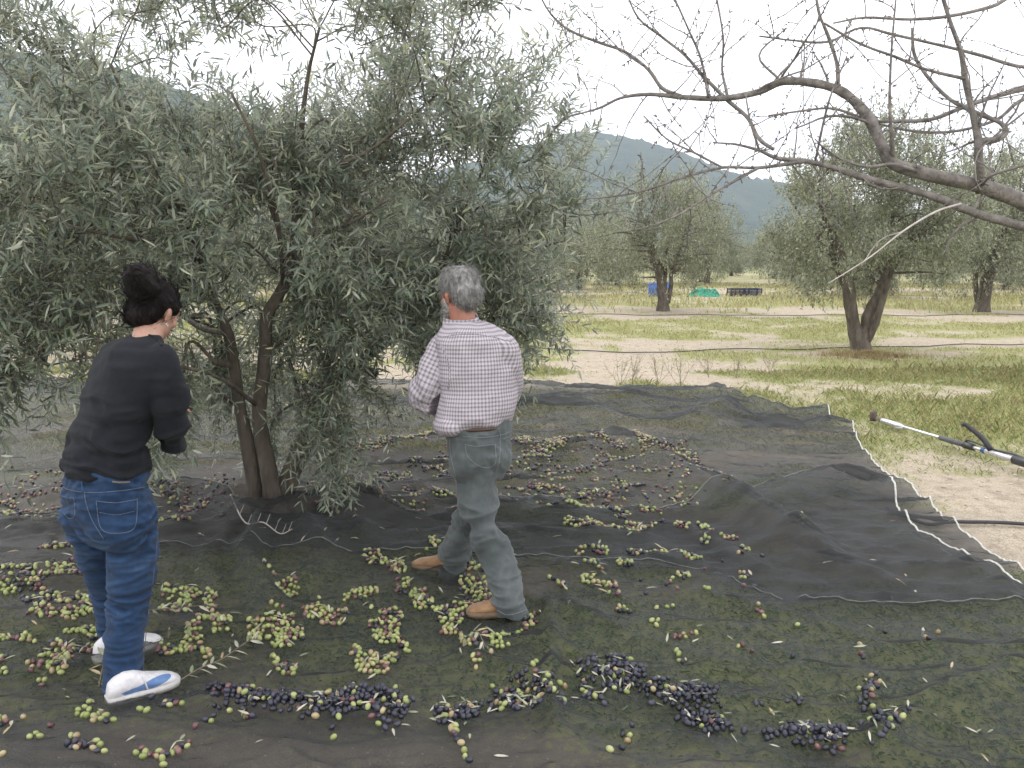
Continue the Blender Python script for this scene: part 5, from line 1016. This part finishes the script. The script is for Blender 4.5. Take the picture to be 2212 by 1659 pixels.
for P_, w, n, dk in (([(290,345),(360,335),(440,330)],12,110,.4),([(430,350),(470,325),(560,308),(610,298)],12,130,.35),([(650,285),(700,270),(760,268)],15,90,.15),([(600,385),(680,375),(780,365)],14,120,.8),([(660,410),(740,405)],8,34,.7),([(740,425),(790,440)],9,30,.6),([(1075,275),(1140,280),(1200,290)],12,80,.4),([(1180,345),(1240,320),(1310,290)],24,190,.35),([(1220,290),(1340,280)],12,90,.35),([(1340,280),(1450,275)],8,40,.2),([(1460,280),(1560,320)],14,90,.4),
    ([(1630,290),(1690,325),(1750,345)],18,130,.35),([(1740,345),(1830,360),(1925,378)],12,100,.35),([(1925,412),(2000,440),(2080,480)],9,64,.6),([(2045,498),(2080,500)],5,12,.1),([(1555,455),(1620,480),(1680,482)],6,34,.4),([(260,520),(330,505),(420,490)],14,90,.45),([(140,490),(240,480),(340,475)],12,90,.45),([(380,475),(470,460),(560,462),(640,465)],12,130,.75),([(490,440),(600,435)],7,46,.5),([(430,435),(500,432)],5,24,.3),([(260,450),(330,445)],6,24,.4),([(700,548),(760,540),(815,550)],8,44,.4),([(570,515),(645,520)],6,26,.5),([(680,515),(720,515)],5,16,.4),([(400,520),(470,515)],5,24,.5),
    ([(480,600),(560,610),(660,605)],8,54,.2),([(410,585),(450,580)],6,16,.2),([(490,590),(560,595)],6,20,.6),([(1550,495),(1600,500)],7,16,.5),([(1670,540),(1700,580)],7,16,.2),([(1380,555),(1430,558)],6,18,.3),([(1150,480),(1240,485)],8,26,.4),([(1040,490),(1120,498)],6,22,.5),([(1290,505),(1335,502)],4,10,.1),([(1410,505),(1460,510)],5,14,.6),([(1430,458),(1460,460)],5,12,.6),([(1040,447),(1100,450)],5,14,.5),([(1145,405),(1175,410)],6,12,.5),([(1000,465),(1030,462)],5,10,.4),([(1225,415),(1245,420)],5,7,.1),([(1280,395),(1320,398)],4,8,.6),([(1480,395),(1520,380)],5,8,.6),([(1505,355),(1520,358)],4,5,.4),
    ([(2040,545),(2060,550)],4,4,.1),([(750,422),(785,428)],5,12,.5)):
    pile('on the far net behind the man', zC(P_), w, n, dk, .75)
OL = []; OC_idx = {}; CELL = .03
def surfz(P): return topz(P[:, 0], P[:, 1])
r = np.random.default_rng(77); grid = {}
def put(x, y, layer, rad):
    c = (int(x//CELL), int(y//CELL)); near = 0
    for i in (-1, 0, 1):
        for j in (-1, 0, 1):
            for (a, b, l) in grid.get((c[0]+i, c[1]+j), ()):
                d = math.hypot(a-x, b-y)
                if l == layer and d < rad*1.85: return False
                if l == layer-1 and d < rad*2.4: near += 1
    if layer > 0 and near < 3: return False
    grid.setdefault(c, []).append((x, y, layer)); return True
RAD = .0102
for where, L_, wd, n, dark, pur, layers in PILES:
    P = catmull(np.array(L_, float), 8); s = np.concatenate([[0], np.cumsum(np.linalg.norm(np.diff(P, axis=0), axis=1))]); cnt = 0; tries = 0
    for lay in range(layers):
        target = n if layers == 1 else int(n*(.62, .30, .1)[lay]); got = 0; tries = 0
        sig = .5 if lay == 0 else .36
        while got < target and tries < target*14:
            tries += 1; q = r.random()*s[-1]; u = np.interp(q, s, P[:, 0]); v = np.interp(q, s, P[:, 1]); w_ = wd*(.7+.5*math.sin(q*.11+n))
            a = r.uniform(-1, 1)*w_*sig+r.normal(0, .06)*w_; b = r.uniform(-1, 1)*w_*sig; u += a; v += b
            g = G(u, v, .06)
            if put(g[0], g[1], lay, RAD):
                k = 0 if r.random() < dark else (1 if r.random() < (1-pur*.8)*.82 else (2 if r.random() < .45 else 3)); OL.append((g[0], g[1], lay, k, where)); got += 1
# loose ones
for _ in range(240):
    u = r.uniform(700, 1500); v = r.uniform(960, 1110)
    if r.random() < .5: u = r.uniform(1000, 1500)
    g = G(u, v, .06); m_ = r.integers(1, 7)
    for q in range(m_):
        x, y = g[0]+r.normal(0, .045), g[1]+r.normal(0, .016)
        if put(x, y, 0, RAD): OL.append((x, y, 0, int(r.choice([0, 1, 2, 3, 3])), 'on the far net behind the man'))
for _ in range(90):
    g = G(r.uniform(0, 560), r.uniform(1020, 1110), .06)
    for q in range(r.integers(2, 8)):
        x, y = g[0]+r.normal(0, .05), g[1]+r.normal(0, .025)
        if put(x, y, 0, RAD): OL.append((x, y, 0, int(r.choice([0, 2, 3, 3])), 'behind the woman on the left of the nets'))
OLa = np.array([(o[0], o[1], o[2], o[3]) for o in OL]); z = surfz(OLa[:, :2])+RAD*.9+OLa[:, 2]*RAD*1.35; order = np.argsort(OLa[:, 0]**2*.6+OLa[:, 1]**2)
print('OLIVES', len(OL))
def inframe(x, y): 
    yy = y; return abs(x) < y*.66
meshes = []
for k in range(4):
    mb = MB(); ellip(mb, (0, 0, 0), np.diag([RAD*.98, RAD*.98, RAD*1.3]), 12); meshes.append(mb.mesh('olive', OM[k]))
mb_near = 0; far = MB()
sph = MB(); ellip(sph, (0, 0, 0), np.diag([RAD*.98, RAD*.98, RAD*1.3]), 8); SV = sph.V[0]; SF = [(f-0) for f, m_ in sph.F]
WS = {w: w.replace('in the ', 'the ', 1).replace('scattered on the right half of', 'the scatter right on').replace('on the far net behind', 'the scatter behind').replace('behind the woman on the left of the nets', 'the scatter behind the woman') for w in set(q[4] for q in OL)}
UX = {w: np.quantile([q[0]/q[1] for q in OL if q[4] == w], [.2, .4, .6, .8]) for w in WS}; YX = {w: np.median([q[1] for q in OL if q[4] == w]) for w in WS}
def third(x, y, w): return ('nearer ' if y < YX[w] else 'farther ')+('left end', 'left middle', 'middle', 'right middle', 'right end')[int(np.searchsorted(UX[w], x/y))]
nind = 0; farV = [[] for _ in range(4)]
def rotm(r): 
    q = nrm(r.normal(size=4)); w, x, y, z_ = q
    return np.array([[1-2*(y*y+z_*z_), 2*(x*y-z_*w), 2*(x*z_+y*w)], [2*(x*y+z_*w), 1-2*(x*x+z_*z_), 2*(y*z_-x*w)], [2*(x*z_-y*w), 2*(y*z_+x*w), 1-2*(x*x+y*y)]])
for i in order:
    x, y, lay, k = OLa[i]; k = int(k); Rm = rotm(r); sc = r.uniform(.82, 1.12)
    if nind < 300 and inframe(x, y):
        o = bpy.data.objects.new('olive', meshes[k]); COL.objects.link(o); o.matrix_world = Matrix.Translation((x, y, z[i])) @ Matrix(Rm.tolist()).to_4x4() @ Matrix.Diagonal((sc, sc, sc, 1))
        where = OL[i][4]; pt_ = third(x, y, where); tag(o, '%s olive, %s of %s' % (OC[k], pt_, WS[where]), 'olive', 'olives in the %s of %s' % (pt_, WS[where])); nind += 1
    else:
        far.add(SV@Rm.T*sc+np.array([x, y, z[i]]), SF[0], k)
        base = far.n-len(SV); far.F.append((SF[1]+base, k))
o = far.build('olives', OM); tag(o, 'thousands of green, purple and black olives fallen across the nets', 'olives', kind='stuff')

# ------------------------------------------------------------------ fallen leaves and sprigs
m, t = newmat('fallen_leaf'); g_ = nd(t, 'ShaderNodeNewGeometry'); oi = nd(t, 'ShaderNodeObjectInfo')
col = ramp(t, math_(t, 'FRACT', math_(t, 'ADD', oi.outputs['Random'], g_.outputs['Random Per Island'])), [(0, (.17,.20,.11)), (.4, (.30,.31,.21)), (.75, (.46,.44,.36)), (1, (.38,.30,.15))])
p = nd(t, 'ShaderNodeBsdfPrincipled', {'Base Color': col, 'Roughness': .6}); nd(t, 'ShaderNodeOutputMaterial', {'Surface': p.outputs[0]}); M['fallen'] = m
r = np.random.default_rng(91); LV = []
near_idx = [i for i in order if True]
for _ in range(560):
    i = int(r.integers(len(OL))); 
    LV.append((OL[i][0]+r.normal(0, .03), OL[i][1]+r.normal(0, .03), 'beside the fallen olives'))
for c_, n in ((zB([(60,880)])[0], 26), (zB([(440,850)])[0], 9), (zB([(660,890)])[0], 9), (zA([(1990,880)])[0], 8), (zB([(1180,990)])[0], 8), (zA([(450,780)])[0], 12), (zA([(1275,690)])[0], 6), (zB([(330,890)])[0], 5), ((1838,1046), 7)):
    g = G(*c_, .06)
    for _ in range(n): LV.append((g[0]+r.normal(0, .04), g[1]+r.normal(0, .05), 'tuft'))
for _ in range(110): g = G(r.uniform(0, 2150), r.uniform(1130, 1650), .06); LV.append((g[0], g[1], 's'))
LV = [l for l in LV if l[1] < seamY(l[0])+2.5]; LVa = np.array([(a, b) for a, b, _ in LV]); zl = surfz(LVa)+.009; lo = np.argsort((LVa**2).sum(1))
onol = np.array([any(math.hypot(a-x, b-y) < .016 for i_ in (-1, 0, 1) for j_ in (-1, 0, 1) for (a, b, l) in grid.get((int(x//CELL)+i_, int(y//CELL)+j_), ())) for x, y in LVa]); zl = zl+onol*.018
lmesh = []
for k in range(5):
    mb = MB(); leaves(mb, np.zeros((1, 3)), np.array([[1., 0, 0]]), np.array([[0, 0, 1.]]), .034+.005*k, .0065+.001*k, bend=r.uniform(-.12, .15)); mb.V[0] = mb.V[0]-[.02, 0, 0]; lmesh.append(mb.mesh('fallen_leaf', M['fallen'], False))
def near_pile(x, y):
    return min(range(0, len(OL), 3), key=lambda i: (OL[i][0]-x)**2+(OL[i][1]-y)**2)
mb = MB(); c = 0
for i in lo:
    x, y = LVa[i]; a = r.uniform(0, 6.28); tl, t2 = r.normal(0, .25), r.normal(0, .3)
    if c < 280 and inframe(x, y):
        o = bpy.data.objects.new('fallen_leaf', lmesh[int(r.integers(5))]); COL.objects.link(o); o.location = (x, y, zl[i]); o.rotation_euler = (t2, tl, a)
        w = OL[near_pile(x, y)][4]; w = '%s of %s' % (third(x, y, w), WS[w]); tag(o, 'pale leaf by the '+w, 'leaf', 'fallen leaves by the '+w); c += 1
    else:
        leaves(mb, np.array([[x, y, zl[i]]]), np.array([[math.cos(a), math.sin(a), tl]]), np.array([[t2, 0, 1.]]), r.uniform(.04, .065), r.uniform(.009, .013))
tag(mb.build('fallen_leaves', M['fallen'], smooth=False), 'pale fallen leaves scattered over the far part of the nets', 'leaves', kind='stuff')
def sprig(pts, label, n, leafy=True, bark='twig', rad=.0022, side=0.):
    P = np.array([[*G(u, v, .07)[:2], 0] for u, v in pts]); P[:, 2] = topz(P[:, 0], P[:, 1])+.012+np.array([.0, .012, .014, .008, .004][:len(P)]); P = catmull(P, 6)
    e = empty('olive_sprig' if leafy else 'bare_twig', P[0], label, 'sprig' if leafy else 'twig'); mb = MB(); tube(mb, P, np.linspace(rad*1.3, rad*.6, len(P)), 6)
    if not leafy:
        for k in range(4, len(P)-2, 3): q = P[k]; tube(mb, np.array([q, q+[.012, .01, .03], q+[.022, .012, .055]]), [.0022, .0018, .0012], 5)
    mb.build('stem', M[bark], e)
    if leafy:
        lb = MB(); T = nrm(np.gradient(P, axis=0))
        for k in range(n):
            j = int(len(P)*(.15+.85*k/n)); s_ = np.array([-T[j][1], T[j][0], .35])*(1 if k % 2 else -1)
            leaves(lb, P[j][None], (T[j]*.8+s_*.9+r.normal(0, .1, 3))[None], np.array([[0, 0, 1.]])+r.normal(0, .3, (1, 3)), r.uniform(.045, .065), r.uniform(.011, .015))
        lb.build('leaf_blades', M['fallen'], e, smooth=False)
sprig([(380,1472),(430,1450),(480,1432),(530,1400),(556,1390)], 'leafy olive sprig lying right of the woman\'s white shoes', 18)
sprig([(215,1490),(225,1450),(240,1420)], 'leafy sprig poking out behind the cuff of the woman\'s jeans', 8)
sprig([(320,1340),(380,1330),(440,1318)], 'small olive sprig at knee height beside the woman\'s jeans, among green olives', 7)
sprig([(1008,1330+55),(1030,1400),(1050,1425)], 'leafy sprig in the green arc of olives by the man\'s shoe', 8)
sprig([(500,1110),(530,1145),(570,1158),(605,1160),(632,1156)], 'bare grey twig lying at the foot of the big tree', 0, False, 'pale_twig', .004)
def sucker(u, v, D, n, hgt, label):
    b = W(u, v, D); e = empty('olive_shoot', b, label, 'shoot'); lb = MB(); st = MB()
    for q in range(3):
        d = nrm(np.array([r.normal(0, .5), r.normal(0, .4), .8])); P = np.array([b, b+d*hgt*.5, b+d*hgt+[0, 0, .02]]); tube(st, P, [.002, .0016, .001], 5)
        for k in range(n):
            s = r.uniform(.2, 1); lb_p = b+d*hgt*s; leaves(lb, lb_p[None], nrm(d*.5+r.normal(0, .7, 3))[None], nrm(r.normal(0, .5, 3)+[0, 0, 1.])[None], r.uniform(.045, .065), r.uniform(.011, .015))
    st.build('stem', M['twig'], e); lb.build('leaf_blades', M['leaf'], e, smooth=False)
sucker(478, 1128, float(G(478,1128)[1]), 6, .07, 'small green shoot just left of the foot of the big tree')
sucker(718, 1112, float(G(718,1112)[1]), 7, .08, 'small green shoot just right of the foot of the big tree')

# ------------------------------------------------------------------ pole harvester at right
M['alu'] = surf('aluminium', ((.50,.50,.50), (.66,.66,.67)), 30, .38, .05, metal=.6); M['blackp'] = surf('black_plastic', ((.018,.018,.02), (.04,.04,.045)), 20, .45, .1); M['greyrub'] = surf('grey_grip', ((.06,.06,.065), (.10,.10,.11)), 30, .7, .2)
M['brown'] = surf('muddy_rubber', ((.07,.05,.04), (.13,.10,.08)), 30, .9, .4); M['blue'] = surf('blue_plastic', ((.02,.07,.20), (.04,.11,.28)), 20, .5, .1); M['red'] = surf('red_plastic', ((.45,.03,.025), (.55,.05,.04)), 20, .5, .1)
a0, a1 = G(1886, 906, .03), G(2300, 1036, .06); a0[2] = .045; a1[2] = .10; ax = nrm(a1-a0); Lt = np.linalg.norm(a1-a0)
def along(u): # the point of the pole seen in column u
    lo_, hi = 0., 1.3
    for _ in range(30):
        m_ = (lo_+hi)/2; q = a0+(a1-a0)*m_; uu = 1106+q[0]/(q[1]*math.cos(PITCH)+(CH-q[2])*math.sin(PITCH))*F_PX
        if uu < u: lo_ = m_
        else: hi = m_
    return a0+(a1-a0)*lo_
pole = empty('pole_harvester', (*along(2050)[:2], 0), 'long silver and black telescopic olive shaker pole lying on the dirt at right', 'harvesting tool')
sd_ = nrm(np.cross(ax, [0, 0, 1])); upv = np.cross(sd_, ax)
def seg(nm, u0, u1, r0, r1, mat, k=12, off=(0, 0)):
    mb = MB(); A, B = along(u0)+sd_*off[0]+upv*off[1], along(u1)+sd_*off[0]+upv*off[1]; d = B-A
    tube(mb, np.array([A, A+d*.02, A+d*.5, A+d*.98, B]), [r0*.8, r0, (r0+r1)/2, r1, r1*.8], k); return mb.build(nm, M[mat], pole)
mb = MB(); h_ = along(1880); tube(mb, np.array([h_+[0, 0, -.03], h_+[0, 0, .0], h_+[0, 0, .06], h_+[-.005, 0, .072]]), [.030, .036, .036, .022], 14); tube(mb, np.array([h_, along(1892)]), .014, 8); mb.build('shaker_head', M['brown'], pole)
seg('coupling', 1890, 1904, .014, .022, 'greyrub'); mb = MB(); A, B = along(1902), along(1950); d = B-A
loft(mb, [(A, sd_*.016, upv*.018), (A+d*.15, sd_*.028, upv*.028), (A+d*.5, sd_*.030, upv*.030), (A+d*.75, sd_*.034, upv*.026), (A+d*1., sd_*.020, upv*.020)], 14); loft(mb, [(A+d*.55-upv*.02, sd_*.02, upv*.02), (A+d*.8-upv*.022, sd_*.028, upv*.022), (A+d*1.05-upv*.01, sd_*.02, upv*.02)], 12); mb.build('gearbox', M['alu'], pole)
seg('tube', 1945, 2032, .0145, .0145, 'alu'); seg('grip', 2030, 2090, .023, .025, 'greyrub'); seg('clamp', 2084, 2104, .032, .030, 'blackp'); seg('tube', 2095, 2126, .015, .015, 'alu'); seg('locking_ring', 2122, 2132, .024, .024, 'blue')
seg('outer_tube', 2130, 2192, .026, .026, 'alu'); seg('motor_housing', 2190, 2290, .038, .045, 'blackp')
mb = MB(); P = [along(2086)+upv*.03, along(2092)+upv*.05, along(2120)+upv*.042, along(2140)+upv*.03, along(2165)+upv*.035, along(2195)+upv*.04, along(2220)+upv*.02]; tube(mb, catmull(np.array(P), 5), .010, 8); mb.build('power_cable', M['blackp'], pole)
q0 = along(2140)+upv*.02; mb = MB(); P = [q0, q0+np.array([-.05, .05, .09]), q0+np.array([-.13, .12, .17]), q0+np.array([-.16, .14, .19]), q0+np.array([-.175, .145, .175])]; Pc = catmull(np.array(P), 4); tube(mb, Pc, np.linspace(.026, .014, len(Pc)), 8); mb.build('hook_handle', M['blackp'], pole)

# ------------------------------------------------------------------ things in the distance
def crate(u, v, w, d, h, mat, label, rot=0., name='harvest_crate', z0=0.):
    g = G(u, v); e = empty(name, (g[0], g[1], z0), label, 'crate', 'crates in the grove' if name == 'harvest_crate' else None); e.rotation_euler = (0, 0, rot)
    mb = MB()
    for sx_ in (-1, 1):
        for k in range(5): box(mb, (sx_*w/2, 0, h*(.08+.2*k)), (.02, d, h*.12))
    for sy in (-1, 1):
        for k in range(5): box(mb, (0, sy*d/2, h*(.08+.2*k)), (w, .02, h*.12))
    for sx_ in (-1, 1):
        for sy in (-1, 1): box(mb, (sx_*w/2, sy*d/2, h/2), (.05, .05, h*1.01))
    for sx_ in (-.25, .25): box(mb, (w*sx_, -d/2, h/2), (.04, .026, h*.98))
    o = mb.build('slatted_sides', M[mat], None, smooth=False); o.parent = e
    mb = MB(); box(mb, (0, 0, .02), (w*.98, d*.98, .03)); o = mb.build('bottom', M[mat], None, smooth=False); o.parent = e
    mb = MB()
    for sy in (-1, 1): box(mb, (0, sy*d/2, h+.015), (w+.05, .05, .03))
    for sx_ in (-1, 1): box(mb, (sx_*w/2, 0, h+.013), (.045, d-.03, .028))
    o = mb.build('rim', M[mat], None, smooth=False); o.parent = e; return e
M['navy'] = surf('navy_plastic', ((.012,.016,.045), (.025,.032,.085)), 10, .5, .1); M['netgreen'] = surf('green_netting', ((.03,.22,.13), (.10,.42,.28)), 9, .85, .8, 60, bdist=.04)
Dd = G(1600, 640)[1]
crate(1594, 640, .50*Dd/22, .5, .36, 'blackp', 'black slatted crate, left half of the dark pair near the green netting', .1); crate(1621, 640, .50*Dd/22, .5, .36, 'navy', 'navy blue slatted crate, right half of the dark pair near the green netting', .1)
# blue barrels behind the leaning trunk
def barrel(u, v, r_, h, label):
    g = G(u, v); e = empty('blue_barrel', g, label, 'barrel', 'blue barrels behind the second row trunk'); mb = MB(); z_ = np.array([0, .03, .12, .3, .33, .36, .6, .63, .66, .86, .97, 1.])*h; rr_ = np.array([.93, 1, 1, 1, 1.05, 1, 1, 1.05, 1, 1, .95, .9])*r_
    tube(mb, np.stack([0*z_, 0*z_, z_], 1), rr_, 24); o = mb.build('drum', M['bluedrum'], None); o.parent = e
    mb = MB(); tube(mb, np.array([[r_*math.cos(a)*.93, r_*math.sin(a)*.93, h] for a in np.linspace(0, 6.28, 24)]), .022, 6); o = mb.build('rim', M['bluedrum'], None); o.parent = e
    mb = MB(); tube(mb, np.array([[r_*.4, 0, h-.01], [r_*.4, 0, h+.03]]), .05, 12); o = mb.build('cap', M['blackp'], None); o.parent = e
M['bluedrum'] = surf('blue_barrel_plastic', ((.04,.11,.38), (.07,.17,.50)), 5, .5, .1)
barrel(1412, 641, .26, .62, 'blue barrel showing left of the leaning dark trunk'); barrel(1440, 641, .27, .68, 'blue barrel showing right of the leaning dark trunk')
# heap of green netting
g = G(1522, 642); hp = empty('netting_heap', g, 'heap of bright green netting on the dry grass between two trees', 'net'); X_, Y_ = np.meshgrid(np.linspace(-1, 1, 60), np.linspace(-1, 1, 40)); x_, y_ = X_.ravel(), Y_.ravel()
rr_ = np.sqrt(x_**2+y_**2); zz = np.clip(1-rr_**2, 0, 1)**.7*.42*(.65+.5*np.exp(-((x_+.35)/.3)**2)+.25*np.exp(-((x_-.25)/.3)**2))*(1+.8*(fbm(np.stack([x_*4, y_*4], 1), 3, 5)-.5)); zz = zz-.02
mb = MB(); n = 60; i = np.arange(39)[:, None]*n; j = np.arange(n-1)[None]; mb.add(np.stack([x_*.82, y_*.6, zz], 1), np.stack([i+j, i+j+1, i+n+j+1, i+n+j], -1).reshape(-1, 4)); o = mb.build('netting', M['netgreen'], None); o.parent = hp
mb = MB()
for q in range(26):
    a = r.uniform(0, 6.28); P = [np.array([math.cos(a+w*.6)*.75*(1-.25*w)*.9, math.sin(a+w*.6)*.5*(1-.3*w), .1+.26*math.sin(w*1.5)*r.uniform(.7, 1.2)]) for w in np.linspace(0, 1.8, 6)]; tube(mb, catmull(np.array(P), 3), .018, 5)
o = mb.build('loose_folds', M['netgreen'], None); o.parent = hp
# blue machine with red bar at the left edge
g = G(-18, 818); e = empty('motor_cart', g, 'blue machine with a red bar at the far left edge beyond the net', 'machine')
mb = MB(); box(mb, (-.1, 0, .12), (.42, .4, .2)); box(mb, (-.1, 0, .24), (.3, .3, .06)); mb.build('blue_body', M['blue'], None, smooth=False).parent = e
mb = MB(); tube(mb, np.array([[-.5, -.1, .20], [.2, -.1, .215], [.245, -.1, .215]]), .014, 8); mb.build('red_bar', M['red'], None).parent = e
for sx_ in (-.28, .1):
    mb = MB(); tube(mb, np.array([[sx_, -.24, .06], [sx_, -.2, .06]]), .06, 14); mb.build('wheel', M['blackp'], None).parent = e
# dry weeds
r = np.random.default_rng(8)
for k, (u, v, hgt, lb) in enumerate(((1340,832,.36,'leftmost'),(1365,838,.46,'second'),(1422,830,.40,'third'),(1470,838,.56,'tallest'),(1530,815,.30,'fifth'),(1590,818,.32,'sixth'),(1662,808,.26,'rightmost'))):
    g = G(u, v); e = empty('dry_weed', g, '%s dry weed stalk behind the far edge of the net' % lb, 'weed', 'dry weeds behind the net'); mb = MB()
    for q in range(5):
        d = nrm(np.array([r.normal(0, .25), r.normal(0, .25), 1.])); P = [np.zeros(3)]
        for w in range(5): d = nrm(d+r.normal(0, .12, 3)); P.append(P[-1]+d*hgt/5*r.uniform(.7, 1.1))
        P = np.array(P); tube(mb, P, np.linspace(.0035, .0015, 6), 5)
        for w in range(8):
            b = P[r.integers(2, 6)]; dd = nrm(d+r.normal(0, .6, 3)); tube(mb, np.array([b, b+dd*.06, b+dd*.11+[0, 0, .02]]), [.002, .0015, .001], 4); ellip(mb, b+dd*.11+[0, 0, .02], np.eye(3)*.005, 5)
    mb.build('stalks', M['drystalk'] if 'drystalk' in M else M.setdefault('drystalk', surf('dry_stalk', ((.20,.17,.11), (.36,.32,.21)), 20, .9, .2)), None).parent = e

# ------------------------------------------------------------------ air
mb = MB(); box(mb, (0, 950, 175), (3600, 2200, 364)); hz = mb.build('haze', [], smooth=False); tag(hz, kind='stuff')
m = bpy.data.materials.new('haze'); m.use_nodes = True; t = m.node_tree; t.nodes.clear()
pv = nd(t, 'ShaderNodeVolumePrincipled', {'Color': c4((.72,.82,.95)), 'Density': HAZE, 'Anisotropy': .2}); nd(t, 'ShaderNodeOutputMaterial', {'Volume': pv.outputs[0]}); hz.data.materials.append(m)
